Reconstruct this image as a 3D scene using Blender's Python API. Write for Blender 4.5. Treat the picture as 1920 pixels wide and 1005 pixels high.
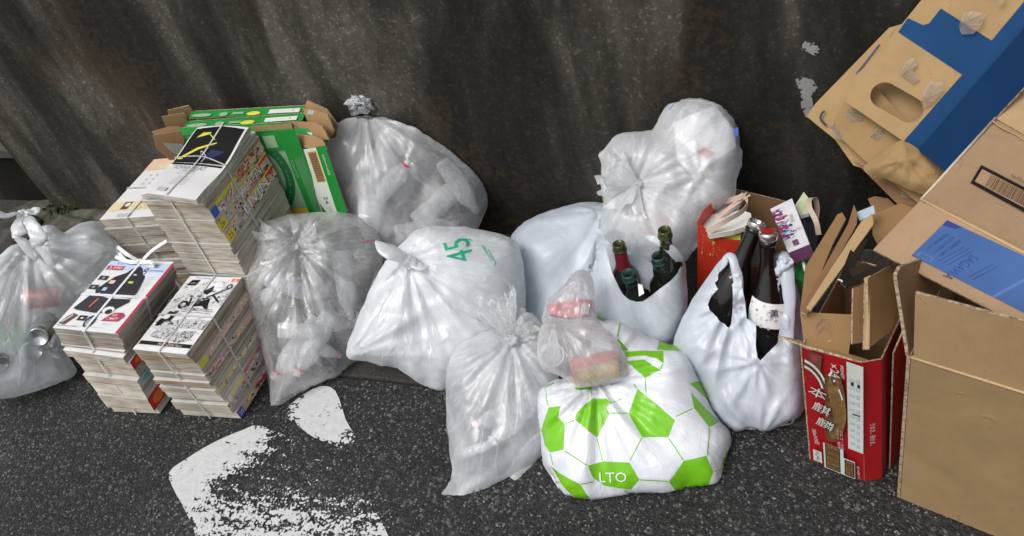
import bpy, bmesh, math, random
import numpy as np
from mathutils import Vector, Matrix, noise, geometry
from mathutils.bvhtree import BVHTree
random.seed(7)
SC = bpy.context.scene
for o in list(bpy.data.objects): bpy.data.objects.remove(o)
C = SC.collection
PI = math.pi

# ---------------------------------------------------------------- camera, sky, sun, exposure
FPX, CAMH = 1551.0, 1.684
RM = np.array([[0.93777, -0.05218, 0.34333], [0.27849, 0.70351, -0.65385], [-0.20742, 0.70877, 0.67425]])
_u, _s, _vt = np.linalg.svd(RM); RM = _u @ _vt
cam = bpy.data.cameras.new('camera'); camo = bpy.data.objects.new('camera', cam); C.objects.link(camo)
cam.sensor_width = 36; cam.lens = FPX / 1920 * 36; cam.clip_start = .02; cam.clip_end = 500
m4 = Matrix.Identity(4)
for i in range(3):
    for j in range(3): m4[i][j] = RM[i][j]
m4[2][3] = CAMH
camo.matrix_world = m4
SC.camera = camo
world = bpy.data.worlds.new('World'); SC.world = world; world.use_nodes = True
nt = world.node_tree; nt.nodes.clear()
sky = nt.nodes.new('ShaderNodeTexSky'); sky.sky_type = 'NISHITA'; sky.sun_disc = False
SUN_EL, SUN_AZ = math.radians(58), math.radians(215)
sky.sun_elevation = SUN_EL; sky.sun_rotation = SUN_AZ; sky.dust_density = 4; sky.air_density = 1.0; sky.ozone_density = .6
hs = nt.nodes.new('ShaderNodeHueSaturation'); hs.inputs['Saturation'].default_value = .32
bg = nt.nodes.new('ShaderNodeBackground'); bg.inputs['Strength'].default_value = .145
wo = nt.nodes.new('ShaderNodeOutputWorld')
nt.links.new(sky.outputs[0], hs.inputs['Color']); nt.links.new(hs.outputs[0], bg.inputs['Color']); nt.links.new(bg.outputs[0], wo.inputs['Surface'])
sl = bpy.data.lights.new('sun', 'SUN'); sl.energy = 1.1; sl.angle = math.radians(24); sl.color = (1, .97, .93)
slo = bpy.data.objects.new('sun', sl); C.objects.link(slo)
sd = Vector((math.sin(SUN_AZ) * math.cos(SUN_EL), math.cos(SUN_AZ) * math.cos(SUN_EL), math.sin(SUN_EL)))
slo.rotation_euler = sd.to_track_quat('Z', 'Y').to_euler(); slo.location = sd * 8
SC.view_settings.view_transform = 'Standard'; SC.view_settings.look = 'None'; SC.view_settings.exposure = .20; SC.view_settings.gamma = 1
SC.render.engine = 'CYCLES'
SC.cycles.transparent_max_bounces = 24; SC.cycles.max_bounces = 10; SC.cycles.transmission_bounces = 8; SC.cycles.diffuse_bounces = 4

# ---------------------------------------------------------------- measuring helpers (metres; the wall runs along X, the street is z = 0)
CAM = np.array([0, 0, CAMH])
def ray(px, py):
    v = RM @ np.array([px - 960, -(py - 502.5), -FPX]); return v / np.linalg.norm(v)
def G(px, py, z=0.0):
    r = ray(px, py); return CAM + r * (z - CAMH) / r[2]
def at(px, py, t): return CAM + ray(px, py) * t
def W(px, py, y): r = ray(px, py); return CAM + r * y / r[1]
def V(p): return Vector((float(p[0]), float(p[1]), float(p[2])))
def wloc(o):
    l = Vector((0, 0, 0))
    while o is not None: l = l + o.location; o = o.parent
    return l
def unit(v): v = np.array(v, float); return v / np.linalg.norm(v)
def onplane(px, py, O, N):
    r = ray(px, py); return CAM + r * (np.dot(O - CAM, N) / np.dot(r, N))

# ---------------------------------------------------------------- materials
MATS = {}
def newmat(name):
    m = bpy.data.materials.new(name); m.use_nodes = True; n = m.node_tree; n.nodes.clear()
    out = n.nodes.new('ShaderNodeOutputMaterial'); return m, n, out
def N_(n, t, **kw):
    x = n.nodes.new(t)
    for k, v in kw.items():
        if k.startswith('_'): setattr(x, k[1:], v)
        else: x.inputs[k].default_value = v
    return x
def rgb(c, a=1): return (c[0], c[1], c[2], a)
def srgb(r, g, b):
    f = lambda v: (v / 255 / 12.92) if v / 255 <= .04045 else ((v / 255 + .055) / 1.055) ** 2.4
    return (f(r), f(g), f(b))
def ramp(n, pos, cols, interp='LINEAR'):
    r = n.nodes.new('ShaderNodeValToRGB'); cr = r.color_ramp; cr.interpolation = interp
    while len(cr.elements) > 1: cr.elements.remove(cr.elements[-1])
    cr.elements[0].position = pos[0]; cr.elements[0].color = rgb(cols[0])
    for p, c in zip(pos[1:], cols[1:]):
        e = cr.elements.new(p); e.color = rgb(c)
    return r
def plain(name, col, rough=.5, var=.12, scale=30, bump=0.0, metallic=0, coat=0, spec=.5):
    if name in MATS: return MATS[name]
    m, n, out = newmat(name); L = n.links.new
    p = N_(n, 'ShaderNodeBsdfPrincipled', Roughness=rough, Metallic=metallic); p.inputs['Coat Weight'].default_value = coat
    p.inputs['Specular IOR Level'].default_value = spec
    tc = n.nodes.new('ShaderNodeTexCoord'); nz = N_(n, 'ShaderNodeTexNoise', Scale=scale, Detail=5)
    L(tc.outputs['Object'], nz.inputs['Vector'])
    lo = tuple(c * (1 - var) for c in col); hi = tuple(min(1, c * (1 + var)) for c in col)
    r = ramp(n, [.3, .7], [lo, hi]); L(nz.outputs[0], r.inputs[0]); L(r.outputs[0], p.inputs['Base Color'])
    if bump:
        b = N_(n, 'ShaderNodeBump', Strength=bump, Distance=.003); L(nz.outputs[0], b.inputs['Height']); L(b.outputs[0], p.inputs['Normal'])
    L(p.outputs[0], out.inputs[0]); MATS[name] = m; return m

def kraft(name, col, flute=True, rough=.75):
    if name in MATS: return MATS[name]
    m, n, out = newmat(name); L = n.links.new
    p = N_(n, 'ShaderNodeBsdfPrincipled', Roughness=rough); p.inputs['Specular IOR Level'].default_value = .25
    tc = n.nodes.new('ShaderNodeTexCoord')
    nz = N_(n, 'ShaderNodeTexNoise', Scale=9, Detail=8, Roughness=.7); L(tc.outputs['Object'], nz.inputs['Vector'])
    fn = N_(n, 'ShaderNodeTexNoise', Scale=420, Detail=3); L(tc.outputs['Object'], fn.inputs['Vector'])
    mx = N_(n, 'ShaderNodeMath', _operation='MULTIPLY_ADD'); mx.inputs[1].default_value = .3; L(fn.outputs[0], mx.inputs[0]); L(nz.outputs[0], mx.inputs[2])
    r = ramp(n, [.38, .62, .88], [tuple(c * .84 for c in col), col, tuple(c * 1.12 for c in col)])
    L(mx.outputs[0], r.inputs[0]); L(r.outputs[0], p.inputs['Base Color'])
    wv = N_(n, 'ShaderNodeTexWave', Scale=55, Distortion=.6); wv.bands_direction = 'X'; L(tc.outputs['UV'], wv.inputs['Vector'])
    ad = N_(n, 'ShaderNodeMath', _operation='MULTIPLY_ADD'); ad.inputs[1].default_value = .35 if flute else 0; L(wv.outputs[0], ad.inputs[0]); L(nz.outputs[0], ad.inputs[2])
    b = N_(n, 'ShaderNodeBump', Strength=.35, Distance=.0016); L(ad.outputs[0], b.inputs['Height'])
    lo = N_(n, 'ShaderNodeTexNoise', Scale=3.2, Detail=2, Distortion=.8); L(tc.outputs['Object'], lo.inputs['Vector'])
    s1 = N_(n, 'ShaderNodeMath', _operation='SUBTRACT'); s1.inputs[1].default_value = .5; L(lo.outputs[0], s1.inputs[0]); s2 = N_(n, 'ShaderNodeMath', _operation='ABSOLUTE'); L(s1.outputs[0], s2.inputs[0])
    s3 = N_(n, 'ShaderNodeMapRange', _interpolation_type='SMOOTHSTEP'); s3.inputs[1].default_value = 0; s3.inputs[2].default_value = .012; s3.inputs[3].default_value = .10; s3.inputs[4].default_value = 0; L(s2.outputs[0], s3.inputs[0])
    mk = N_(n, 'ShaderNodeMapRange'); mk.inputs[1].default_value = .52; mk.inputs[2].default_value = .6; L(nz.outputs[0], mk.inputs[0]); s4 = N_(n, 'ShaderNodeMath', _operation='MULTIPLY'); L(s3.outputs[0], s4.inputs[0]); L(mk.outputs[0], s4.inputs[1])
    s5 = N_(n, 'ShaderNodeMath', _operation='ADD'); L(lo.outputs[0], s5.inputs[0]); L(s4.outputs[0], s5.inputs[1])
    b0 = N_(n, 'ShaderNodeBump', Strength=.6, Distance=.020); L(s5.outputs[0], b0.inputs['Height']); L(b0.outputs[0], b.inputs['Normal']); L(b.outputs[0], p.inputs['Normal'])
    L(p.outputs[0], out.inputs[0]); MATS[name] = m; return m

def corr_edge():
    if 'corr' in MATS: return MATS['corr']
    m, n, out = newmat('corrugated_edge'); L = n.links.new
    p = N_(n, 'ShaderNodeBsdfPrincipled', Roughness=.8)
    tc = n.nodes.new('ShaderNodeTexCoord'); v = N_(n, 'ShaderNodeTexVoronoi', Scale=170); L(tc.outputs['Object'], v.inputs['Vector'])
    r = ramp(n, [.25, .55, .8], [(.46, .36, .25), (.33, .24, .15), (.18, .12, .07)]); L(v.outputs[0], r.inputs[0]); L(r.outputs[0], p.inputs['Base Color'])
    L(p.outputs[0], out.inputs[0]); MATS['corr'] = m; return m

def paper_pages(name, a, b):
    if name in MATS: return MATS[name]
    m, n, out = newmat(name); L = n.links.new
    p = N_(n, 'ShaderNodeBsdfPrincipled', Roughness=.85); p.inputs['Specular IOR Level'].default_value = .2
    tc = n.nodes.new('ShaderNodeTexCoord'); mp = n.nodes.new('ShaderNodeMapping'); mp.inputs['Scale'].default_value = (3, 3, 520)
    L(tc.outputs['Object'], mp.inputs['Vector'])
    nz = N_(n, 'ShaderNodeTexNoise', Scale=1.0, Detail=4, Roughness=.65); L(mp.outputs[0], nz.inputs['Vector'])
    mp2 = n.nodes.new('ShaderNodeMapping'); mp2.inputs['Scale'].default_value = (14, 14, 60); L(tc.outputs['Object'], mp2.inputs['Vector'])
    n2 = N_(n, 'ShaderNodeTexNoise', Scale=1.0, Detail=5); L(mp2.outputs[0], n2.inputs['Vector'])
    mul = N_(n, 'ShaderNodeMath', _operation='MULTIPLY_ADD'); mul.inputs[1].default_value = .55; L(nz.outputs[0], mul.inputs[0])
    h2 = N_(n, 'ShaderNodeMath', _operation='MULTIPLY'); h2.inputs[1].default_value = .45; L(n2.outputs[0], h2.inputs[0]); L(h2.outputs[0], mul.inputs[2])
    r = ramp(n, [.3, .45, .6, .72], [tuple(c * .45 for c in a), a, b, tuple(min(1, c * 1.1) for c in b)])
    L(mul.outputs[0], r.inputs[0]); L(r.outputs[0], p.inputs['Base Color'])
    bp = N_(n, 'ShaderNodeBump', Strength=.6, Distance=.001); L(nz.outputs[0], bp.inputs['Height']); L(bp.outputs[0], p.inputs['Normal'])
    L(p.outputs[0], out.inputs[0]); MATS[name] = m; return m

def film(name, opacity=.6, tint=(.85, .87, .9), rough=.22, streak=1.0, crumple=1.0, gloss=.10, transl=.45, edge=.35):
    """thin polythene: part see-through, part milky, glossy, with sharp creases between smooth stretches"""
    if name in MATS: return MATS[name]
    m, n, out = newmat(name); L = n.links.new
    at_ = n.nodes.new('ShaderNodeAttribute'); at_.attribute_name = 'fold'; tc = n.nodes.new('ShaderNodeTexCoord')
    def crease(vec, scale, width, detail, dist):
        z = N_(n, 'ShaderNodeTexNoise', Scale=scale, Detail=detail, Roughness=.5, Distortion=dist); L(vec, z.inputs['Vector'])
        a = N_(n, 'ShaderNodeMath', _operation='SUBTRACT'); a.inputs[1].default_value = .5; L(z.outputs[0], a.inputs[0])
        b = N_(n, 'ShaderNodeMath', _operation='ABSOLUTE'); L(a.outputs[0], b.inputs[0])
        r = N_(n, 'ShaderNodeMapRange', _interpolation_type='SMOOTHSTEP'); r.inputs[1].default_value = 0; r.inputs[2].default_value = width; r.inputs[3].default_value = 1; r.inputs[4].default_value = 0; L(b.outputs[0], r.inputs[0]); return r.outputs[0], z.outputs[0]
    c1, z1 = crease(at_.outputs['Vector'], 2.0, .035, 3, .3); c2, z2 = crease(tc.outputs['Object'], 9, .03, 3, 1.0); c3, z3 = crease(tc.outputs['Object'], 26, .05, 2, .6)
    msk = N_(n, 'ShaderNodeTexNoise', Scale=6, Detail=2); L(tc.outputs['Object'], msk.inputs['Vector'])
    mr = N_(n, 'ShaderNodeMapRange'); mr.inputs[1].default_value = .42; mr.inputs[2].default_value = .62; L(msk.outputs[0], mr.inputs[0])
    def mul(a, b): x = N_(n, 'ShaderNodeMath', _operation='MULTIPLY'); L(a, x.inputs[0]); (L(b, x.inputs[1]) if not isinstance(b, float) else setattr(x.inputs[1], 'default_value', b)); return x.outputs[0]
    def add(a, b): x = N_(n, 'ShaderNodeMath', _operation='ADD'); L(a, x.inputs[0]); L(b, x.inputs[1]); return x.outputs[0]
    c3m = mul(c3, mr.outputs[0])
    hgt = add(add(mul(c1, .35 * streak), mul(z1, 2.2 * streak)), add(add(mul(c2, .28 * crumple), mul(c3m, .10 * crumple)), mul(z2, 2.0 * crumple)))
    bp = N_(n, 'ShaderNodeBump', Strength=.8, Distance=.0028); L(hgt, bp.inputs['Height'])
    d = N_(n, 'ShaderNodeBsdfDiffuse', Color=rgb(tint)); t = N_(n, 'ShaderNodeBsdfTranslucent', Color=rgb(tint)); L(bp.outputs[0], d.inputs['Normal'])
    body = N_(n, 'ShaderNodeMixShader', Fac=transl); L(d.outputs[0], body.inputs[1]); L(t.outputs[0], body.inputs[2])
    tr = N_(n, 'ShaderNodeBsdfTransparent', Color=(.97, .975, .98, 1))
    lw = N_(n, 'ShaderNodeLayerWeight', Blend=.3); L(bp.outputs[0], lw.inputs['Normal'])
    e1 = N_(n, 'ShaderNodeMath', _operation='MULTIPLY_ADD'); e1.inputs[1].default_value = edge; e1.inputs[2].default_value = opacity; L(lw.outputs['Facing'], e1.inputs[0])
    cr = add(mul(c1, .13 * streak), add(mul(c2, .09 * crumple), mul(c3m, .05 * crumple)))
    # the film lies in single and double thicknesses: patches of more and less milkiness
    pz = N_(n, 'ShaderNodeTexNoise', Scale=5, Detail=3, Distortion=1.2); L(tc.outputs['Object'], pz.inputs['Vector']); pr = N_(n, 'ShaderNodeMapRange'); pr.inputs[1].default_value = .42; pr.inputs[2].default_value = .58; pr.inputs[3].default_value = -.07; pr.inputs[4].default_value = .10; L(pz.outputs[0], pr.inputs[0])
    ga = n.nodes.new('ShaderNodeAttribute'); ga.attribute_name = 'gather'; gm = mul(ga.outputs['Fac'], .26)
    e2 = N_(n, 'ShaderNodeMath', _operation='ADD'); e2.use_clamp = True; L(add(add(e1.outputs[0], cr), gm), e2.inputs[0]); L(pr.outputs[0], e2.inputs[1])
    mx = N_(n, 'ShaderNodeMixShader'); L(e2.outputs[0], mx.inputs[0]); L(tr.outputs[0], mx.inputs[1]); L(body.outputs[0], mx.inputs[2])
    g = N_(n, 'ShaderNodeBsdfGlossy', Roughness=rough, Color=(1, 1, 1, 1)); L(bp.outputs[0], g.inputs['Normal'])
    fr = N_(n, 'ShaderNodeFresnel', IOR=1.5); L(bp.outputs[0], fr.inputs['Normal'])
    fa = N_(n, 'ShaderNodeMath', _operation='MULTIPLY_ADD'); fa.inputs[1].default_value = .6; fa.inputs[2].default_value = gloss * .4; L(fr.outputs[0], fa.inputs[0])
    m2 = N_(n, 'ShaderNodeMixShader'); L(fa.outputs[0], m2.inputs[0]); L(mx.outputs[0], m2.inputs[1]); L(g.outputs[0], m2.inputs[2])
    L(m2.outputs[0], out.inputs[0]); MATS[name] = m; return m

def clear_plastic(name, opacity=.25, tint=(.8, .83, .86), rough=.08):
    if name in MATS: return MATS[name]
    m, n, out = newmat(name); L = n.links.new
    tr = N_(n, 'ShaderNodeBsdfTransparent', Color=(.93, .95, .96, 1)); d = N_(n, 'ShaderNodeBsdfDiffuse', Color=rgb(tint))
    lw = N_(n, 'ShaderNodeLayerWeight', Blend=.5)
    e = N_(n, 'ShaderNodeMath', _operation='MULTIPLY_ADD'); e.inputs[1].default_value = .6; e.inputs[2].default_value = opacity; e.use_clamp = True
    L(lw.outputs['Facing'], e.inputs[0]); a = N_(n, 'ShaderNodeMixShader'); L(e.outputs[0], a.inputs[0]); L(tr.outputs[0], a.inputs[1]); L(d.outputs[0], a.inputs[2])
    g = N_(n, 'ShaderNodeBsdfGlossy', Roughness=rough); fr = N_(n, 'ShaderNodeFresnel', IOR=1.55)
    b = N_(n, 'ShaderNodeMixShader'); L(fr.outputs[0], b.inputs[0]); L(a.outputs[0], b.inputs[1]); L(g.outputs[0], b.inputs[2]); L(b.outputs[0], out.inputs[0])
    MATS[name] = m; return m

def asphalt():
    m, n, out = newmat('asphalt'); L = n.links.new
    p = N_(n, 'ShaderNodeBsdfPrincipled', Roughness=.72); p.inputs['Specular IOR Level'].default_value = .35
    tc = n.nodes.new('ShaderNodeTexCoord')
    wn = N_(n, 'ShaderNodeTexNoise', Scale=200, Detail=3); L(tc.outputs['Object'], wn.inputs['Vector'])
    wm = N_(n, 'ShaderNodeMix', _data_type='VECTOR'); wm.inputs[0].default_value = .006; L(tc.outputs['Object'], wm.inputs[4]); L(wn.outputs['Color'], wm.inputs[5])
    v = N_(n, 'ShaderNodeTexVoronoi', Scale=250, Randomness=1); L(wm.outputs[1], v.inputs['Vector'])
    v2 = N_(n, 'ShaderNodeTexVoronoi', Scale=125, Randomness=1); L(wm.outputs[1], v2.inputs['Vector'])
    sep = n.nodes.new('ShaderNodeSeparateColor'); L(v.outputs['Color'], sep.inputs[0])
    sep2 = n.nodes.new('ShaderNodeSeparateColor'); L(v2.outputs['Color'], sep2.inputs[0])
    base = ramp(n, [0, .45, .75, .93, .985], [(.015, .015, .0155), (.025, .025, .0255), (.040, .0395, .039), (.066, .066, .064), (.26, .26, .25)]); L(sep.outputs[0], base.inputs[0])
    base2 = ramp(n, [0, .7, .93, .985], [(.014, .014, .0145), (.027, .027, .0275), (.052, .052, .050), (.15, .15, .145)]); L(sep2.outputs[1], base2.inputs[0])
    big = N_(n, 'ShaderNodeTexNoise', Scale=2.2, Detail=4); L(tc.outputs['Object'], big.inputs['Vector'])
    # gaps between chips are dark tar
    gap = N_(n, 'ShaderNodeMapRange'); gap.inputs[1].default_value = .25; gap.inputs[2].default_value = .75; gap.inputs[3].default_value = 1; gap.inputs[4].default_value = .6; L(v.outputs['Distance'], gap.inputs[0])
    mixa = N_(n, 'ShaderNodeMix', _data_type='RGBA', _blend_type='LIGHTEN'); mixa.inputs[0].default_value = 1
    L(base.outputs[0], mixa.inputs[6]); L(base2.outputs[0], mixa.inputs[7])
    mul = N_(n, 'ShaderNodeMix', _data_type='RGBA', _blend_type='MULTIPLY'); mul.inputs[0].default_value = 1
    L(mixa.outputs[2], mul.inputs[6]); L(gap.outputs[0], mul.inputs[7])
    bgm = N_(n, 'ShaderNodeMapRange'); bgm.inputs[1].default_value = .3; bgm.inputs[2].default_value = .7; bgm.inputs[3].default_value = .75; bgm.inputs[4].default_value = 1.3; L(big.outputs[0], bgm.inputs[0])
    mul2 = N_(n, 'ShaderNodeMix', _data_type='RGBA', _blend_type='MULTIPLY'); mul2.inputs[0].default_value = 1
    L(mul.outputs[2], mul2.inputs[6]); L(bgm.outputs[0], mul2.inputs[7]); L(mul2.outputs[2], p.inputs['Base Color'])
    fine = N_(n, 'ShaderNodeTexNoise', Scale=260, Detail=4); L(tc.outputs['Object'], fine.inputs['Vector'])
    hh = N_(n, 'ShaderNodeMath', _operation='MULTIPLY_ADD'); hh.inputs[1].default_value = -1.0; L(v.outputs['Distance'], hh.inputs[0]); L(fine.outputs[0], hh.inputs[2])
    h3 = N_(n, 'ShaderNodeMath', _operation='MULTIPLY_ADD'); h3.inputs[1].default_value = -1.2; L(v2.outputs['Distance'], h3.inputs[0]); L(hh.outputs[0], h3.inputs[2])
    b = N_(n, 'ShaderNodeBump', Strength=.9, Distance=.004); L(h3.outputs[0], b.inputs['Height']); L(b.outputs[0], p.inputs['Normal'])
    L(p.outputs[0], out.inputs[0]); return m

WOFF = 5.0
def concrete_wall(name, light=1.0):
    m, n, out = newmat(name); L = n.links.new
    p = N_(n, 'ShaderNodeBsdfPrincipled', Roughness=.88); p.inputs['Specular IOR Level'].default_value = .25
    tc = n.nodes.new('ShaderNodeTexCoord')
    # dirt running down: stretched noise, sheared a little as the streaks lean
    mp = n.nodes.new('ShaderNodeMapping'); mp.vector_type = 'POINT'; mp.inputs['Rotation'].default_value = (0, math.radians(30), 0); mp.inputs['Scale'].default_value = (2.7, 1, .75)
    L(tc.outputs['Object'], mp.inputs['Vector'])
    s = N_(n, 'ShaderNodeTexNoise', Scale=1.3, Detail=5, Roughness=.55, Distortion=.7); L(mp.outputs[0], s.inputs['Vector'])
    mpb = n.nodes.new('ShaderNodeMapping'); mpb.inputs['Rotation'].default_value = (0, math.radians(30), 0); mpb.inputs['Scale'].default_value = (8, 1, 1.3); mpb.inputs['Location'].default_value = (3, 0, 1)
    L(tc.outputs['Object'], mpb.inputs['Vector'])
    s2 = N_(n, 'ShaderNodeTexNoise', Scale=1.2, Detail=5, Roughness=.6, Distortion=.3); L(mpb.outputs[0], s2.inputs['Vector'])
    sm = N_(n, 'ShaderNodeMath', _operation='MULTIPLY_ADD'); sm.inputs[1].default_value = .22; L(s2.outputs[0], sm.inputs[0])
    s1m = N_(n, 'ShaderNodeMath', _operation='MULTIPLY'); s1m.inputs[1].default_value = .78; L(s.outputs[0], s1m.inputs[0]); L(s1m.outputs[0], sm.inputs[2])
    bz = N_(n, 'ShaderNodeTexNoise', Scale=.55, Detail=2); bm_ = n.nodes.new('ShaderNodeMapping'); bm_.inputs['Location'].default_value = (WOFF, 0, 0); L(tc.outputs['Object'], bm_.inputs['Vector']); L(bm_.outputs[0], bz.inputs['Vector'])  # broad noise, shifted so the right of the wall comes out darker
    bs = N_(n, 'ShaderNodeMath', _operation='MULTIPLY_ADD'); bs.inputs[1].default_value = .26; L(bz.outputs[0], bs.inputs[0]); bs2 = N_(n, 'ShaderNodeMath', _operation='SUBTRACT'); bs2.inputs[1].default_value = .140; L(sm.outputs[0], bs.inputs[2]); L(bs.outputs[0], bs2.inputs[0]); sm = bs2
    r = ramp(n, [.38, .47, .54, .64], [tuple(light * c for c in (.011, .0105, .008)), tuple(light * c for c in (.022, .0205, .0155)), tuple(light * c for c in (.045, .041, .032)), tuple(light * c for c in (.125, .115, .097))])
    L(sm.outputs[0], r.inputs[0])
    # grit
    v = N_(n, 'ShaderNodeTexVoronoi', Scale=170); L(tc.outputs['Object'], v.inputs['Vector'])
    sc = n.nodes.new('ShaderNodeSeparateColor'); L(v.outputs['Color'], sc.inputs[0])
    gr = ramp(n, [0, .6, .9, .97], [(.88, .88, .88), (1, 1, 1), (1.15, 1.15, 1.15), (1.9, 1.85, 1.8)]); L(sc.outputs[0], gr.inputs[0])
    mu = N_(n, 'ShaderNodeMix', _data_type='RGBA', _blend_type='MULTIPLY'); mu.inputs[0].default_value = 1; mu.clamp_result = False
    L(r.outputs[0], mu.inputs[6]); L(gr.outputs[0], mu.inputs[7])
    md = N_(n, 'ShaderNodeTexNoise', Scale=38, Detail=6, Roughness=.7); L(tc.outputs['Object'], md.inputs['Vector'])
    mdr = N_(n, 'ShaderNodeMapRange'); mdr.inputs[1].default_value = .35; mdr.inputs[2].default_value = .68; mdr.inputs[3].default_value = .78; mdr.inputs[4].default_value = 1.25; L(md.outputs[0], mdr.inputs[0])
    mu2 = N_(n, 'ShaderNodeMix', _data_type='RGBA', _blend_type='MULTIPLY'); mu2.inputs[0].default_value = 1
    L(mu.outputs[2], mu2.inputs[6]); L(mdr.outputs[0], mu2.inputs[7])
    # rust-brown lichen
    ln = N_(n, 'ShaderNodeTexNoise', Scale=42, Detail=6, Roughness=.65); L(tc.outputs['Object'], ln.inputs['Vector'])
    lb = N_(n, 'ShaderNodeTexNoise', Scale=2.6, Detail=3); L(tc.outputs['Object'], lb.inputs['Vector'])
    la = N_(n, 'ShaderNodeMath', _operation='MULTIPLY'); L(ln.outputs[0], la.inputs[0]); L(lb.outputs[0], la.inputs[1])
    lr = N_(n, 'ShaderNodeMapRange'); lr.inputs[1].default_value = .27; lr.inputs[2].default_value = .36; lr.inputs[4].default_value = .5; L(la.outputs[0], lr.inputs[0])
    m3 = N_(n, 'ShaderNodeMix', _data_type='RGBA'); L(lr.outputs[0], m3.inputs[0]); L(mu2.outputs[2], m3.inputs[6]); m3.inputs[7].default_value = (.055, .034, .016, 1)
    L(m3.outputs[2], p.inputs['Base Color'])
    bh = N_(n, 'ShaderNodeMath', _operation='MULTIPLY_ADD'); bh.inputs[1].default_value = .4; L(sc.outputs[0], bh.inputs[0]); L(md.outputs[0], bh.inputs[2])
    b = N_(n, 'ShaderNodeBump', Strength=.6, Distance=.003); L(bh.outputs[0], b.inputs['Height']); L(b.outputs[0], p.inputs['Normal'])
    L(p.outputs[0], out.inputs[0]); return m

def worn_paint(name, wear=.5, col=(.56, .57, .57), sc_=1.0):
    m, n, out = newmat(name); L = n.links.new
    p = N_(n, 'ShaderNodeBsdfPrincipled', Roughness=.6); tc = n.nodes.new('ShaderNodeTexCoord')
    a = n.nodes.new('ShaderNodeAttribute'); a.attribute_name = 'wear'
    nz = N_(n, 'ShaderNodeTexNoise', Scale=55 * sc_, Detail=8, Roughness=.7); L(tc.outputs['Object'], nz.inputs['Vector'])
    mp = n.nodes.new('ShaderNodeMapping'); mp.inputs['Rotation'].default_value = (0, 0, math.radians(35)); mp.inputs['Scale'].default_value = (1, 4, 1); L(tc.outputs['Object'], mp.inputs['Vector'])
    n2 = N_(n, 'ShaderNodeTexNoise', Scale=11 * sc_, Detail=6, Roughness=.6, Distortion=.6); L(mp.outputs[0], n2.inputs['Vector'])
    v = N_(n, 'ShaderNodeTexVoronoi', Scale=150); L(tc.outputs['Object'], v.inputs['Vector'])
    s = N_(n, 'ShaderNodeMath', _operation='ADD'); L(nz.outputs[0], s.inputs[0]); L(n2.outputs[0], s.inputs[1])
    s2 = N_(n, 'ShaderNodeMath', _operation='MULTIPLY_ADD'); s2.inputs[1].default_value = -.42; L(v.outputs['Distance'], s2.inputs[0]); L(s.outputs[0], s2.inputs[2])
    # wear attribute 0 (whole) .. 1 (gone)
    th = N_(n, 'ShaderNodeMath', _operation='SUBTRACT'); L(s2.outputs[0], th.inputs[0]); L(a.outputs['Fac'], th.inputs[1])
    r = N_(n, 'ShaderNodeMapRange'); r.inputs[1].default_value = .21; r.inputs[2].default_value = .27; L(th.outputs[0], r.inputs[0])
    cr = ramp(n, [.3, .6], [tuple(c * .82 for c in col), col]); L(nz.outputs[0], cr.inputs[0]); L(cr.outputs[0], p.inputs['Base Color'])
    b = N_(n, 'ShaderNodeBump', Strength=.5, Distance=.002); L(s2.outputs[0], b.inputs['Height']); L(b.outputs[0], p.inputs['Normal'])
    t = n.nodes.new('ShaderNodeBsdfTransparent'); mx = n.nodes.new('ShaderNodeMixShader'); L(r.outputs[0], mx.inputs[0]); L(t.outputs[0], mx.inputs[1]); L(p.outputs[0], mx.inputs[2]); L(mx.outputs[0], out.inputs[0])
    return m

def glass_dark(name, col, rough=.05):
    if name in MATS: return MATS[name]
    m, n, out = newmat(name); L = n.links.new
    p = N_(n, 'ShaderNodeBsdfPrincipled', Roughness=rough); p.inputs['Base Color'].default_value = rgb(col); p.inputs['Specular IOR Level'].default_value = .6
    tr = N_(n, 'ShaderNodeBsdfTransparent', Color=rgb(tuple(min(1, c * 6 + .02) for c in col)))
    mx = N_(n, 'ShaderNodeMixShader', Fac=.82); L(tr.outputs[0], mx.inputs[1]); L(p.outputs[0], mx.inputs[2]); L(mx.outputs[0], out.inputs[0])
    MATS[name] = m; return m

# ---------------------------------------------------------------- object helpers
def tag(o, label=None, cat=None, group=None, kind=None):
    if label: o['label'] = label
    if cat: o['category'] = cat
    if group: o['group'] = group
    if kind: o['kind'] = kind
    return o
def link(name, me, mats, parent=None, smooth=False):
    o = bpy.data.objects.new(name, me); C.objects.link(o)
    for m in mats: me.materials.append(m)
    if smooth:
        for f in me.polygons: f.use_smooth = True
    if parent is not None:
        o.parent = parent; o.matrix_parent_inverse = Matrix.Translation(-parent.location)
    return o
def empty(name, loc, label, cat, group=None):
    o = bpy.data.objects.new(name, None); C.objects.link(o); o.location = V(loc); o.empty_display_size = .05
    return tag(o, label, cat, group)
def pyobj(name, verts, faces, mats, parent=None, smooth=False, midx=None, base=None):
    """mesh from world-space points; the origin goes to base (default: lowest centre)"""
    vs = np.array([list(map(float, v)) for v in verts])
    if base is None: base = np.array([vs[:, 0].mean(), vs[:, 1].mean(), vs[:, 2].min()])
    me = bpy.data.meshes.new(name); me.from_pydata([tuple(v) for v in (vs - base)], [], [tuple(f) for f in faces]); me.update()
    o = link(name, me, mats, None, smooth); o.location = V(base)
    if midx is not None: me.polygons.foreach_set('material_index', list(midx))
    if parent is not None:
        o.parent = parent; o.location = V(base) - wloc(parent)
    return o

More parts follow.
